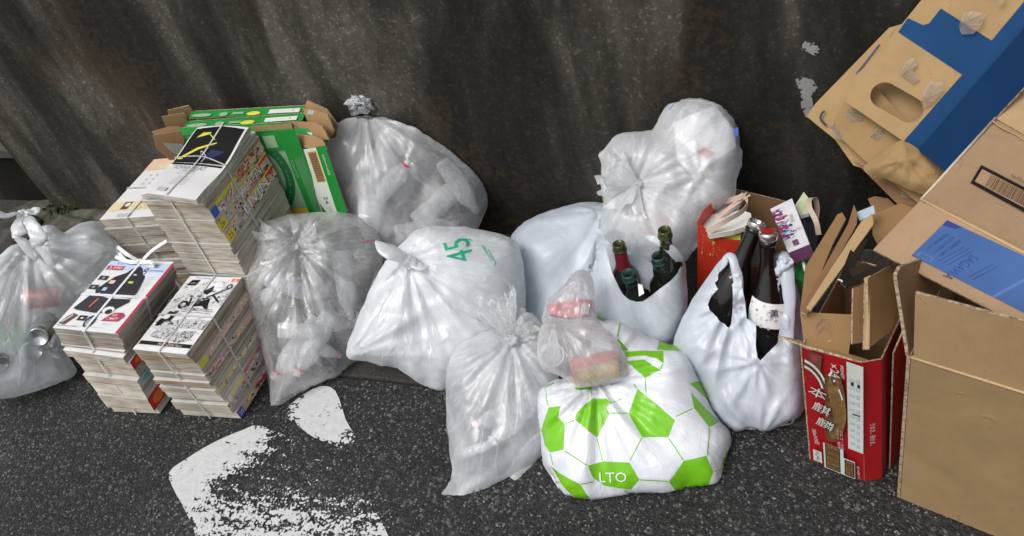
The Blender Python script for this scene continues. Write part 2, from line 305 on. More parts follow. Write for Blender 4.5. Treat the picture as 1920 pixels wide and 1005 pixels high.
def slab(name, pts, thick, mats, parent=None, bend=0.0, bevel=0.0):
    """board: planar polygon of world points, faced with mats[0]; edges mats[1]; back mats[2]"""
    P = [np.array(p, float) for p in pts]; c = sum(P) / len(P)
    if len(P) > 3:
        nn = np.linalg.svd(np.array(P) - c)[2][2]
        if max(abs((p - c) @ nn) for p in P) > .0008:
            P = [CAM + (p - CAM) * (((c - CAM) @ nn) / ((p - CAM) @ nn)) if abs(unit(p - CAM) @ nn) > .25 else p - nn * ((p - c) @ nn) for p in P]
    n = np.zeros(3)
    for i in range(len(P)): n += np.cross(P[i] - c, P[(i + 1) % len(P)] - c)
    n = unit(n)
    if np.dot(n, CAM - c) < 0: n = -n; P = P[::-1]
    k = len(P); verts = P + [p - n * thick for p in P]
    faces = [list(range(k)), [k + i for i in range(k)][::-1]] + [[i, i + k, (i + 1) % k + k, (i + 1) % k][::-1][::-1] for i in range(k)]
    mi = [0, min(2, len(mats) - 1)] + [min(1, len(mats) - 1)] * k
    o = pyobj(name, verts, faces, mats, parent, midx=mi)
    me = o.data; uv = me.uv_layers.new(name='UV'); U = unit(P[1] - P[0]); Vv = np.cross(n, U)
    b = np.array(wloc(o))
    for li in me.loops:
        q = np.array(me.vertices[li.vertex_index].co) + b - c
        uv.data[li.index].uv = (q @ U, q @ Vv)
    return o
def flip_fix(o):
    bm = bmesh.new(); bm.from_mesh(o.data); bmesh.ops.recalc_face_normals(bm, faces=bm.faces); bm.to_mesh(o.data); bm.free()

# text glyph meshes
_tc = {}
def glyphs(s):
    if s in _tc: return _tc[s]
    cu = bpy.data.curves.new('lettering', 'FONT'); cu.body = s; cu.resolution_u = 2; cu.align_x = 'CENTER'
    o = bpy.data.objects.new('lettering', cu); C.objects.link(o)
    dg = bpy.context.evaluated_depsgraph_get(); me = bpy.data.meshes.new_from_object(o.evaluated_get(dg))
    v = np.array([list(x.co)[:2] for x in me.vertices]) if len(me.vertices) else np.zeros((0, 2))
    f = [list(p.vertices) for p in me.polygons]
    bpy.data.objects.remove(o); bpy.data.meshes.remove(me); bpy.data.curves.remove(cu)
    if len(v):
        lo, hi = v.min(0), v.max(0); v = (v - (lo + hi) / 2) / max(1e-6, (hi - lo)[1]); asp = (hi - lo)[0] / max(1e-6, (hi - lo)[1])
    else: asp = 1
    _tc[s] = (v, f, asp); return _tc[s]

class Print:
    """ink on a flat face: frame O,U,V (V up), coordinates are fractions of |U|,|V|"""
    def __init__(s, O, U, Vv, off=.0008):
        s.O = np.array(O, float); s.U = np.array(U, float); s.V = np.array(Vv, float); s.n = unit(np.cross(s.U, s.V))
        if np.dot(s.n, CAM - s.O) < 0: s.n = -s.n
        s.off = off; s.v = []; s.f = []; s.m = []; s.mats = []; s.layer = 0
    def mi(s, mat):
        if mat not in s.mats: s.mats.append(mat)
        return s.mats.index(mat)
    def add(s, pts, faces, mat):
        s.layer += 1; b = len(s.v); i = s.mi(mat); o = s.off + s.layer * .00006
        s.v += [s.O + s.U * p[0] + s.V * p[1] + s.n * o for p in pts]; s.f += [[k + b for k in f] for f in faces]; s.m += [i] * len(faces)
    def poly(s, pts, mat): s.add(pts, [list(range(len(pts)))], mat)
    def rect(s, x0, y0, x1, y1, mat): s.poly([(x0, y0), (x1, y0), (x1, y1), (x0, y1)], mat)
    def oval(s, cx, cy, rx, ry, mat, k=24): s.poly([(cx + rx * math.cos(t * 2 * PI / k), cy + ry * math.sin(t * 2 * PI / k)) for t in range(k)], mat)
    def line(s, a, b, w, mat):
        lu, lv = np.linalg.norm(s.U), np.linalg.norm(s.V); d = np.array([(b[0] - a[0]) * lu, (b[1] - a[1]) * lv]); d = d / np.linalg.norm(d); n = np.array([-d[1] / lu, d[0] / lv]) * w / 2
        s.poly([tuple(np.array(a) + n), tuple(np.array(b) + n), tuple(np.array(b) - n), tuple(np.array(a) - n)], mat)
    def text(s, t, cx, cy, h, mat, rot=0, stretch=1.0, w=None):
        """h: letter height in metres; w: total width in metres if given"""
        v, f, asp = glyphs(t)
        if not len(v): return
        lu, lv = np.linalg.norm(s.U), np.linalg.norm(s.V); sx = h * stretch if w is None else w / asp
        r = math.radians(rot); c, q = math.cos(r), math.sin(r); out = []
        for x, y in v:
            X, Y = x * sx, y * h; out.append((cx + (X * c - Y * q) / lu, cy + (X * q + Y * c) / lv))
        s.add(out, f, mat)
    def build(s, name, parent):
        if s.v: return pyobj(name, s.v, s.f, s.mats, parent, midx=s.m)

def lathe(name, prof, mats, O, axis, parent=None, seg=28, midx=None, ref=None, hook=None):
    """prof: list of (radius, height); O base point; axis direction"""
    A = unit(axis); r0 = np.array([1, 0, 0]) if abs(A[0]) < .8 else np.array([0, 1, 0])
    if ref is not None: r0 = ref
    B = unit(np.cross(A, r0)); D = np.cross(A, B); O = np.array(O, float); vs = []; fs = []; mi = []
    for (r, h) in prof:
        for k in range(seg):
            t = 2 * PI * k / seg; rr = r
            if hook: rr = hook(r, h, t)
            vs.append(O + A * h + (B * math.cos(t) + D * math.sin(t)) * rr)
    for i in range(len(prof) - 1):
        for k in range(seg):
            fs.append([i * seg + k, i * seg + (k + 1) % seg, (i + 1) * seg + (k + 1) % seg, (i + 1) * seg + k]); mi.append(midx[i] if midx else 0)
    return pyobj(name, vs, fs, mats, parent, smooth=True, midx=mi, base=O)
def tube(name, pts, r, mat, parent=None, seg=8, flat=1.0, rad=None):
    P = [np.array(p, float) for p in pts]; vs = []; fs = []
    for i, p in enumerate(P):
        d = unit(P[min(i + 1, len(P) - 1)] - P[max(i - 1, 0)]); up = np.array([0, 0, 1.]) if abs(d[2]) < .9 else np.array([0, 1., 0])
        s_ = unit(np.cross(d, up)); u_ = np.cross(s_, d); rr = r if rad is None else rad[i]
        for k in range(seg):
            t = 2 * PI * k / seg; vs.append(p + (s_ * math.cos(t) + u_ * math.sin(t) * flat) * rr)
    for i in range(len(P) - 1):
        for k in range(seg): fs.append([i * seg + k, i * seg + (k + 1) % seg, (i + 1) * seg + (k + 1) % seg, (i + 1) * seg + k])
    fs.append(list(range(seg))); fs.append([(len(P) - 1) * seg + k for k in range(seg)][::-1])
    o = pyobj(name, vs, fs, [mat], parent, smooth=True); flip_fix(o); return o
def strap(name, pts, w, mat, parent=None, wdir=(1, 0, 0), th=.0006, twist=None, wid=None):
    """flat band along world points, width along wdir"""
    P = [np.array(p, float) for p in pts]; vs = []; fs = []; wd = unit(wdir)
    for i, p in enumerate(P):
        d = unit(P[min(i + 1, len(P) - 1)] - P[max(i - 1, 0)]); s_ = wd - d * np.dot(wd, d); s_ = unit(s_); n = np.cross(d, s_)
        ww = (wid[i] if wid else w) / 2
        for q in ((-1, -1), (1, -1), (1, 1), (-1, 1)): vs.append(p + s_ * ww * q[0] + n * th * q[1])
    for i in range(len(P) - 1):
        for k in range(4): fs.append([i * 4 + k, i * 4 + (k + 1) % 4, (i + 1) * 4 + (k + 1) % 4, (i + 1) * 4 + k])
    fs.append([0, 1, 2, 3]); e = 4 * (len(P) - 1); fs.append([e + 3, e + 2, e + 1, e])
    o = pyobj(name, vs, fs, [mat], parent); flip_fix(o); return o
def bez(pts, n=24):
    P = [np.array(p, float) for p in pts]; out = []
    P = [2 * P[0] - P[1]] + P + [2 * P[-1] - P[-2]]
    for i in range(1, len(P) - 2):
        for k in range(n):
            t = k / n; a, b, c, d = P[i - 1], P[i], P[i + 1], P[i + 2]
            out.append(.5 * (2 * b + (c - a) * t + (2 * a - 5 * b + 4 * c - d) * t * t + (3 * b - a - 3 * c + d) * t ** 3))
    out.append(P[-2]); return out

# ---------------------------------------------------------------- film bags
def inpoly(q, poly):
    x, y = q[:, 0], q[:, 1]; r = np.zeros(len(q), bool); n = len(poly)
    for i in range(n):
        x1, y1 = poly[i]; x2, y2 = poly[(i + 1) % n]
        c = ((y1 > y) != (y2 > y)); xx = (x2 - x1) * (y - y1) / (y2 - y1 + 1e-15) + x1; r ^= c & (x < xx)
    return r
def segdist(q, A, B):
    best = np.full(len(q), 1e9)
    for a, b in zip(A, B):
        d = b - a; t = np.clip(((q - a) @ d) / (d @ d + 1e-15), 0, 1); best = np.minimum(best, np.linalg.norm(q - (a + t[:, None] * d), axis=1))
    return best
def resample(poly, sp, closed=True):
    out = []; n = len(poly)
    for i in range(n if closed else n - 1):
        a, b = np.array(poly[i]), np.array(poly[(i + 1) % n]); k = max(1, int(round(np.linalg.norm(b - a) / sp)))
        out += [a + (b - a) * j / k for j in range(k)]
    return out
def smooth_poly(poly, k=3):
    P = [np.array(p, float) for p in poly]; n = len(P); out = []
    for i in range(n):
        a, b, c, d = P[i - 1], P[i], P[(i + 1) % n], P[(i + 2) % n]
        for j in range(k):
            t = j / k; out.append(.5 * (2 * b + (c - a) * t + (2 * a - 5 * b + 4 * c - d) * t * t + (3 * b - a - 3 * c + d) * t ** 3))
    return out

class Plane2:
    def __init__(s, t, px, py, tilt=0.0):
        s.O = at(px, py, t); n = -ray(px, py)
        if tilt:   # lean the plane towards vertical
            h = unit([n[0], n[1], 0]); n = unit(n * (1 - tilt) + h * tilt)
        s.N = n; s.A = unit(np.cross([0, 0, 1], n)); s.B = np.cross(n, s.A)
    def to2(s, px, py):
        p = onplane(px, py, s.O, s.N) - s.O; return np.array([p @ s.A, p @ s.B])
    def to3(s, q, h=0): return s.O + s.A * q[0] + s.B * q[1] + s.N * h

GROUND_Z, WALL_Y = .004, 1.762
def sheet(pl, outline_px, T, D, sign=1, sp=.0075, open_px=(), holes_px=(), regions=(), folds=(), crump=.006, cscale=11, seed=0, smooth=2, floor=GROUND_Z, rimn=.003, smit=6, pinch=()):
    """one wall of a bag: outline on its plane, blown out by T; returns verts, faces, material indices, fold attribute"""
    ol = [pl.to2(*p) for p in outline_px]
    if smooth > 1: ol = smooth_poly(ol, smooth)
    ol = resample(ol, sp)
    ol = [p + rimn * np.array([noise.noise(Vector((p[0] * 25, p[1] * 25, seed))), noise.noise(Vector((p[0] * 25, p[1] * 25, seed + 9)))]) for p in ol]
    ol = np.array(ol)
    holes = [np.array(resample(smooth_poly([pl.to2(*p) for p in h], 3), sp * .7)) for h in holes_px]
    lo, hi = ol.min(0), ol.max(0); rng = np.random.RandomState(seed + 1)
    gx = np.arange(lo[0], hi[0], sp); gy = np.arange(lo[1], hi[1], sp * .866); g = []
    for j, y in enumerate(gy):
        for x in gx: g.append((x + (sp / 2 if j % 2 else 0), y))
    g = np.array(g) + (rng.rand(len(g), 2) - .5) * sp * .3
    g = g[inpoly(g, ol)]; g = g[segdist(g, ol, np.roll(ol, -1, 0)) > sp * .45]
    for h in holes:
        g = g[~inpoly(g, h)]; g = g[segdist(g, h, np.roll(h, -1, 0)) > sp * .45]
    verts = [Vector(p) for p in ol]; edges = [(i, (i + 1) % len(ol)) for i in range(len(ol))]
    for h in holes:
        b = len(verts); verts += [Vector(p) for p in h]; edges += [(b + i, b + (i + 1) % len(h)) for i in range(len(h))]
    regs = []
    for rp, mi in regions:
        r2 = [pl.to2(*p) for p in rp]; regs.append((np.array(r2), mi)); rr = np.array(resample(r2, sp))
        g = g[segdist(g, rr, np.roll(rr, -1, 0)) > sp * .35]
        b = len(verts); verts += [Vector(p) for p in rr]; edges += [(b + i, b + (i + 1) % len(rr)) for i in range(len(rr))]
    verts += [Vector(p) for p in g]
    vo, eo, fo, _, _, _ = geometry.delaunay_2d_cdt(verts, edges, [], 0, 1e-5)
    q = np.array([list(v) for v in vo]); fo = [list(f) for f in fo]
    cen = np.array([q[f].mean(0) for f in fo]); keep = inpoly(cen, ol)
    for h in holes: keep &= ~inpoly(cen, h)
    mi = np.zeros(len(fo), int)
    for r2, m_ in regs: mi[inpoly(cen, r2)] = m_
    F = [f for f, k in zip(fo, keep) if k]; mi = mi[keep]
    A, B = ol, np.roll(ol, -1, 0)
    if open_px:
        op = [np.array([pl.to2(*p) for p in o]) for o in open_px]   # regions where the rim is not sealed
        mid = (A + B) / 2; opened = np.zeros(len(A), bool)
        for o in op: opened |= inpoly(mid, o)
        sA, sB = A[~opened], B[~opened]
    else: sA, sB = A, B
    d = segdist(q, sA, sB); x = np.clip(d / D, 0, 1); h = T * np.sqrt(np.maximum(0, 1 - (1 - x) ** 2))
    # smooth the ridge of the distance field
    E = set()
    for f in F:
        for i in range(3): a, b = f[i], f[(i + 1) % 3]; E.add((min(a, b), max(a, b)))
    E = np.array(list(E)); deg = np.zeros(len(q)); np.add.at(deg, E[:, 0], 1); np.add.at(deg, E[:, 1], 1); fix = d < sp * .3
    for _ in range(smit):
        s_ = np.zeros(len(q)); np.add.at(s_, E[:, 0], h[E[:, 1]]); np.add.at(s_, E[:, 1], h[E[:, 0]])
        h2 = np.where(deg > 0, s_ / np.maximum(deg, 1), h); h = np.where(fix, h, .35 * h + .65 * h2)
    win = np.clip(d / .03, 0, 1)
    disp = np.zeros(len(q)); K = [pl.to2(*f[0]) for f in folds]
    rs = np.random.RandomState(seed + 50)
    for (f, k) in zip(folds, K):
        amp, Lg, cnt = f[1], f[2], f[3]; v = q - k; rho = np.linalg.norm(v, axis=1); phi = np.arctan2(v[:, 1], v[:, 0])
        s_ = np.zeros(len(q))
        for j in range(4):
            kk = max(2, int(cnt * (.55 + .45 * j))); s_ += (1 - 2 * np.abs(np.sin(kk / 2 * phi + rs.rand() * 6 + (rs.rand() - .5) * 9 * rho))) ** 1 / (1 + .6 * j)
        disp += amp * s_ * np.exp(-rho / Lg) * np.clip(rho / .02, 0, 1)
    for (k, depth, rad) in pinch:      # where a knot gathers the film
        k = pl.to2(*k); rho = np.linalg.norm(q - k, axis=1); h = h * (1 - depth * np.exp(-(rho / rad) ** 2))
    cr = np.empty(len(q))
    for i, p in enumerate(q):
        v3 = Vector((p[0] * cscale, p[1] * cscale, seed * 3.7 + sign)); a = noise.noise(v3); b = noise.noise(v3 * 2.3)
        cr[i] = (a * 1.1 + .35 * (.5 - abs(a) * 2)) + .5 * (b * .6 + .35 * (.5 - abs(b) * 2))
    disp += crump * cr
    H = sign * h + disp * win * (1 if sign > 0 else .6)
    P = pl.O + q[:, :1] * pl.A + q[:, 1:] * pl.B + H[:, None] * pl.N
    P[:, 2] = np.maximum(P[:, 2], floor + .002 * (rng.rand(len(q)))); P[:, 1] = np.minimum(P[:, 1], WALL_Y)
    k = K[0] if K else pl.to2(*outline_px[0]); v = q - k; rho = np.linalg.norm(v, axis=1); phi = np.arctan2(v[:, 1], v[:, 0])
    fa = np.stack([np.cos(phi) * 3.2, np.sin(phi) * 3.2, rho * 3.0 + 1000], 1)
    return P, F, mi, fa
def make_film_obj(name, sheets, mats, parent=None, label=None, cat=None, group=None, base=None):
    vs = []; fs = []; mi = []; fa = []
    for (P, F, m_, f_) in sheets:
        b = len(vs); vs += list(P); fs += [[i + b for i in f] for f in F]; mi += list(m_); fa += list(f_)
    o = pyobj(name, vs, fs, mats, parent, smooth=True, midx=mi, base=base)
    at_ = o.data.attributes.new('fold', 'FLOAT_VECTOR', 'POINT'); at_.data.foreach_set('vector', np.array(fa, dtype=np.float32).ravel())
    g_ = o.data.attributes.new('gather', 'FLOAT', 'POINT'); g_.data.foreach_set('value', np.array(GATH(fa), dtype=np.float32))
    if label: tag(o, label, cat, group)
    return o
def GATH(fa):
    a = np.array(fa); r = a[:, 2] % 1000 / 3.0; return np.where(a[:, 2] >= 1000, np.exp(-(r / .13) ** 1.5), 0)
def flare(name, O, axis, L_, r0, r1, mat, parent, seed=0, flat=.45, side=None, rings=26, seg=110, ruff=.28, bend=(0, 0, 0)):
    """gathered open end of a bag above its knot: a ruffled cone"""
    A = unit(axis); S = np.array(side if side is not None else [1, 0, 0], float); S = unit(S - A * (S @ A)); U = np.cross(A, S); rs = np.random.RandomState(seed); ph = rs.rand(6) * 6
    vs = []; fs = []; fa = []; O = np.array(O, float); bd = np.array(bend, float)
    for i in range(rings):
        u = i / (rings - 1)
        for k in range(seg):
            t = 2 * PI * k / seg; rr = r0 + (r1 - r0) * u ** .8
            w = sum(math.sin((5 + 4 * j) * t + ph[j] + u * (j - 1.5)) / (1 + .7 * j) for j in range(4)); rr *= 1 + ruff * w * u
            l = L_ * (u + .16 * u * (math.sin(3 * t + ph[4]) + .6 * math.sin(7 * t + ph[5]) + .5 * math.sin(13 * t + ph[1])))
            p = O + A * l + S * math.cos(t) * rr + U * math.sin(t) * rr * flat + bd * u * u
            p = p + np.array(noise.noise_vector(Vector(p * 45))) * .006 * u
            p[2] = max(p[2], .006); p[1] = min(p[1], WALL_Y); vs.append(p); fa.append((math.cos(t) * 5, math.sin(t) * 5, u * 2 + seed))
    for i in range(rings - 1):
        for k in range(seg): fs.append([i * seg + k, i * seg + (k + 1) % seg, (i + 1) * seg + (k + 1) % seg, (i + 1) * seg + k])
    return make_film_obj(name, [(vs, fs, [0] * len(fs), fa)], [mat], parent)
def knot(name, O, r, mat, parent, seed=0, sx=1.3):
    vs = []; fs = []; fa = []; n1, n2 = 14, 22; O = np.array(O, float)
    for i in range(n1 + 1):
        th = PI * i / n1
        for k in range(n2):
            t = 2 * PI * k / n2; d = np.array([math.sin(th) * math.cos(t) * sx, math.sin(th) * math.sin(t), math.cos(th)])
            rr = r * (1 + .3 * math.sin(3 * t + 4 * th + seed) * math.sin(th) + .15 * math.sin(7 * t - 3 * th + seed)); vs.append(O + d * rr); fa.append((d[0] * 3, d[1] * 3, d[2] * 3))
    for i in range(n1):
        for k in range(n2): fs.append([i * n2 + k, i * n2 + (k + 1) % n2, (i + 1) * n2 + (k + 1) % n2, (i + 1) * n2 + k])
    return make_film_obj(name, [(vs, fs, [0] * len(fs), fa)], [mat], parent)
def drape_text(bag, pl, txt, px, py, h, mat, rot, name, w=None, off=.0022):
    """print lettering on a bag's curved front"""
    deps = None; me = bag.data; mw = Matrix.Translation(wloc(bag))
    bvh = BVHTree.FromPolygons([mw @ v.co for v in me.vertices], [list(p.vertices) for p in me.polygons])
    v, f, asp = glyphs(txt); c = pl.to2(px, py); r = math.radians(rot); sx = h if w is None else w / asp; vs = []; ok = []
    # subdivide glyph faces so that they follow the film
    bm = bmesh.new(); bv = [bm.verts.new((x * sx, y * h, 0)) for x, y in v]
    for q in f:
        try: bm.faces.new([bv[i] for i in q])
        except ValueError: pass
    bmesh.ops.triangulate(bm, faces=bm.faces)
    for _ in range(2):
        es = [e for e in bm.edges if e.calc_length() > .008]
        if es: bmesh.ops.subdivide_edges(bm, edges=es, cuts=1); bmesh.ops.triangulate(bm, faces=bm.faces)
    bm.verts.index_update()
    for b in bm.verts:
        x, y = b.co.x, b.co.y; q = (c[0] + x * math.cos(r) - y * math.sin(r), c[1] + x * math.sin(r) + y * math.cos(r))
        s0 = V(pl.to3(q, .6)); hit = bvh.ray_cast(s0, V(-pl.N), 1.2)
        if hit[0] is None: vs.append(pl.to3(q, .05))
        else: vs.append(np.array(hit[0]) + pl.N * off)
    fs = [[b.index for b in q.verts] for q in bm.faces]; bm.free()
    return pyobj(name, vs, fs, [mat], bag)

# ================================================================ SETTING
# street: one sheet of asphalt
pyobj('ground', [(-60, -60, 0), (60, -60, 0), (60, 1.168, 0), (-60, 1.168, 0), (60, 1.168, -.03), (-60, 1.168, -.03)], [[0, 1, 2, 3], [3, 2, 4, 5]], [asphalt()], base=np.array([0, 0, 0.]))['kind'] = 'structure'
# concrete gutter strip between the asphalt and the wall
M_conc = plain('gutter_concrete', (.032, .031, .027), .9, .6, 140, .9)
def gutter():
    vs = []; fs = []; nx = 260; xs = np.linspace(-6, 4, nx); prof = [(1.1735, -.03), (1.1745, .004), (1.179, .0075), (1.3, .006), (2.6, .003)]
    for x in xs:
        for (y, z) in prof: vs.append((x, y + (.0025 * noise.noise(Vector((x * 14, 0, 0))) if z > 0 and y < 1.2 else 0), z + (.0012 * noise.noise(Vector((x * 9, y * 9, 3))) if z > 0 else 0)))
    k = len(prof)
    for i in range(nx - 1):
        for j in range(k - 1): fs.append([i * k + j, (i + 1) * k + j, (i + 1) * k + j + 1, i * k + j + 1])
    o = pyobj('pavement', vs, fs, [M_conc], base=np.array([0, 1.175, 0.])); flip_fix(o); o['kind'] = 'structure'
gutter()
# worn white lettering on the road
def paint(poly_px, wearfn, name, sp=.012):
    ol = [G(*p)[:2] for p in poly_px]; ol = np.array(resample(smooth_poly(ol, 3), sp)); lo, hi = ol.min(0), ol.max(0); g = []
    for y in np.arange(lo[1], hi[1], sp):
        for x in np.arange(lo[0], hi[0], sp): g.append((x, y))
    g = np.array(g); g = g[inpoly(g, ol)]; g = g[segdist(g, ol, np.roll(ol, -1, 0)) > sp * .4]
    vo, _, fo, _, _, _ = geometry.delaunay_2d_cdt([Vector(p) for p in ol] + [Vector(p) for p in g], [(i, (i + 1) % len(ol)) for i in range(len(ol))], [], 1, 1e-5)
    q = np.array([list(v) for v in vo]); vs = [(p[0], p[1], .004) for p in q]
    o = pyobj(name, vs, [list(f) for f in fo], [MATS.setdefault('paint', worn_paint('road_paint'))], base=np.array([lo[0], lo[1], .004]))
    a = o.data.attributes.new('wear', 'FLOAT', 'POINT'); inv = []
    for p in q:
        c = RM.T @ (np.array([p[0], p[1], 0]) - CAM); inv.append(wearfn(960 + FPX * c[0] / -c[2], 502.5 - FPX * c[1] / -c[2]))
    a.data.foreach_set('value', np.array(inv, dtype=np.float32)); flip_fix(o)
    return o
def pd(x, y, a, b):
    a = np.array(a, float); b = np.array(b, float); p = np.array([x, y]); d = b - a; t = max(0, min(1, ((p - a) @ d) / (d @ d))); return np.linalg.norm(p - a - t * d)
o = paint([(536, 772), (560, 748), (600, 726), (630, 735), (650, 790), (668, 822), (655, 845), (625, 835), (590, 822), (560, 800), (540, 785)], lambda x, y: .30 + .45 * min(1, max(0, pd(x, y, (600, 745), (612, 790)) - 32) / 45) + .12 * max(0, min(1, (y - 810) / 30)), 'road_marking')
tag(o, kind='structure')
def wear_b(x, y):
    core = min(pd(x, y, (455, 815), (345, 890)), pd(x, y, (345, 895), (355, 925)) + 6)
    low = pd(x, y, (400, 1040), (680, 1085))
    w = min(.28 + .50 * max(0, core - 22) / 48, .50 + .30 * max(0, low - 85) / 85)
    return min(w, .80)
o = paint([(318, 888), (350, 862), (400, 832), (455, 808), (490, 800), (560, 830), (640, 880), (700, 950), (740, 1040), (720, 1090), (430, 1100), (362, 985), (342, 945), (330, 925)], wear_b, 'road_marking')
tag(o, kind='structure')
# pale grit lying on the asphalt
def pebbles(n, name):
    vs = []; fs = []; rs = np.random.RandomState(3)
    for _ in range(n):
        x, y = rs.uniform(-2.4, .6), rs.uniform(.35, 1.16); r = rs.uniform(.001, .0026) * (2 if rs.rand() < .05 else 1); b = len(vs)
        for d in ((1, 0, 0), (0, 1, 0), (-1, 0, 0), (0, -1, 0), (0, 0, .8)): vs.append((x + d[0] * r * rs.uniform(.6, 1.3), y + d[1] * r * rs.uniform(.6, 1.3), .001 + d[2] * r))
        fs += [[b, b + 1, b + 4], [b + 1, b + 2, b + 4], [b + 2, b + 3, b + 4], [b + 3, b, b + 4]]
    o = pyobj(name, vs, fs, [plain('grit', (.2, .195, .185), .9, .5, 60)]); tag(o, 'pale grains of grit scattered over the dark asphalt', 'grit', kind='stuff')
pebbles(900, 'grit')
# concrete retaining wall with a slanted left end
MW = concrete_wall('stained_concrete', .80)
wl0, wl1 = W(112, 400, 1.775), W(25, 295, 1.775)
sx = (wl1[0] - wl0[0]) / (wl1[2] - wl0[2])
def wallgeo(x0, x1, y0, y1, z1, sl_):
    top0 = x0 + sl_ * z1; vs = [(x0, y0, -.03), (x1, y0, -.03), (x1, y0, z1), (top0, y0, z1), (x0, y1, -.03), (x1, y1, -.03), (x1, y1, z1), (top0, y1, z1)]
    return vs, [[0, 1, 2, 3], [5, 4, 7, 6], [4, 0, 3, 7], [1, 5, 6, 2], [3, 2, 6, 7]]
vs, fs = wallgeo(wl0[0], 3.6, 1.775, 2.05, 2.3, sx)
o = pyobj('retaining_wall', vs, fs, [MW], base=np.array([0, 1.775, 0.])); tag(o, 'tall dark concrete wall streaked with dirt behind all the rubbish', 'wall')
# splashes of old whitewash on the wall
mwh = MATS.setdefault('wash', worn_paint('old_whitewash', col=(.30, .30, .28), sc_=.9))
def wash(poly, wv):
    ol = [W(px, py, 1.7735) for px, py in poly]; vs = [p for p in ol]; c = sum(vs) / len(vs); vs = vs + [c]; k = len(ol)
    o = pyobj('whitewash_stain', vs, [[i, (i + 1) % k, k] for i in range(k)], [mwh], wallo)
    a = o.data.attributes.new('wear', 'FLOAT', 'POINT'); a.data.foreach_set('value', [wv + .25] * k + [wv - .15]); return o
wallo = o
wash([(1500, 85), (1512, 76), (1530, 80), (1538, 95), (1532, 106), (1515, 103)], .35)
wash([(1486, 148), (1500, 143), (1525, 150), (1533, 165), (1522, 180), (1526, 205), (1512, 222), (1502, 200), (1500, 170)], .25)
# lower set-back wall beyond the end
vs, fs = wallgeo(-9, -2.3, 1.86, 2.02, .24, 0); LZ = float(W(10, 290, 1.86)[2])
vs = [(-9, 1.86, -.03), (-2.35, 1.86, -.03), (-2.35, 1.86, LZ), (-9, 1.86, LZ), (-9, 2.02, -.03), (-2.35, 2.02, -.03), (-2.35, 2.02, LZ), (-9, 2.02, LZ)]
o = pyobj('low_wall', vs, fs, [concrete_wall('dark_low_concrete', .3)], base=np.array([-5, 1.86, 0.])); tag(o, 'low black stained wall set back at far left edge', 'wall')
cop = pyobj('coping', [(-9, 1.835, LZ + .003), (-2.35, 1.835, LZ + .003), (-2.35, 2.03, LZ + .003), (-9, 2.03, LZ + .003), (-9, 1.835, LZ + .035), (-2.35, 1.835, LZ + .035), (-2.35, 2.03, LZ + .035), (-9, 2.03, LZ + .035)],
            [[3, 2, 1, 0], [4, 5, 6, 7], [0, 1, 5, 4], [1, 2, 6, 5], [2, 3, 7, 6], [3, 0, 4, 7]], [plain('coping_stone', (.05, .05, .046), .9, .3, 30, .5)], o)
# mossy broken lump of concrete at the wall's foot
def lump(name, px, rx, ry, rz, mat, seed, label, cat, z=0.0):
    O = G(*px); vs = []; fs = []; n1, n2 = 14, 34
    for i in range(n1 + 1):
        u = i / n1; th = u * PI / 2
        for k in range(n2):
            t = 2 * PI * k / n2; d = Vector((math.cos(t), math.sin(t), math.sin(th))); se = abs(math.cos(th)) ** .35
            nn = 1 + .22 * noise.noise(d * 2.1 + Vector((seed, 0, 0))) + .10 * noise.noise(d * 6 + Vector((seed, 0, 0)))
            vs.append((O[0] + math.cos(t) * rx * se * nn, min(O[1] + math.sin(t) * ry * se * nn, 2.08), z + rz * math.sin(th) ** .8 * nn))
    for i in range(n1):
        for k in range(n2): fs.append([i * n2 + k, i * n2 + (k + 1) % n2, (i + 1) * n2 + (k + 1) % n2, (i + 1) * n2 + k])
    o = pyobj(name, vs, fs, [mat], smooth=True); return tag(o, label, cat)
M_moss = plain('mossy_concrete', (.075, .07, .055), .95, .6, 26, 1.2)
lump('concrete_block', (110, 418), .30, .10, .055, M_moss, 2, 'low mossy concrete block at the end of the wall', 'block')
lump('rock', (15, 455), .20, .12, .09, plain('dark_rock', (.05, .047, .04), .95, .6, 18, 1.2), 5, 'dark rough rock behind the white bag of cans', 'rock')
def moss(px, n, s):
    O = G(*px); rs = np.random.RandomState(4); vs = []; fs = []
    for _ in range(n):
        a = rs.rand() * 2 * PI; r = s * math.sqrt(rs.rand()); x, y = O[0] + r * 1.6 * math.cos(a), O[1] + r * math.sin(a) * .6; z = .03 + .025 * rs.rand(); w = .003 + .004 * rs.rand(); t = rs.rand() * PI; b = len(vs)
        vs += [(x - w * math.cos(t), y - w * math.sin(t), z), (x + w * math.cos(t), y + w * math.sin(t), z), (x + rs.randn() * .004, y + rs.randn() * .004, z + .010 + .010 * rs.rand())]; fs.append([b, b + 1, b + 2])
    o = pyobj('moss', vs, fs, [plain('moss_green', (.05, .075, .02), .9, .4, 50)]); tag(o, 'tuft of green moss at the foot of the wall', 'moss', kind='stuff')
moss((128, 412), 500, .05)

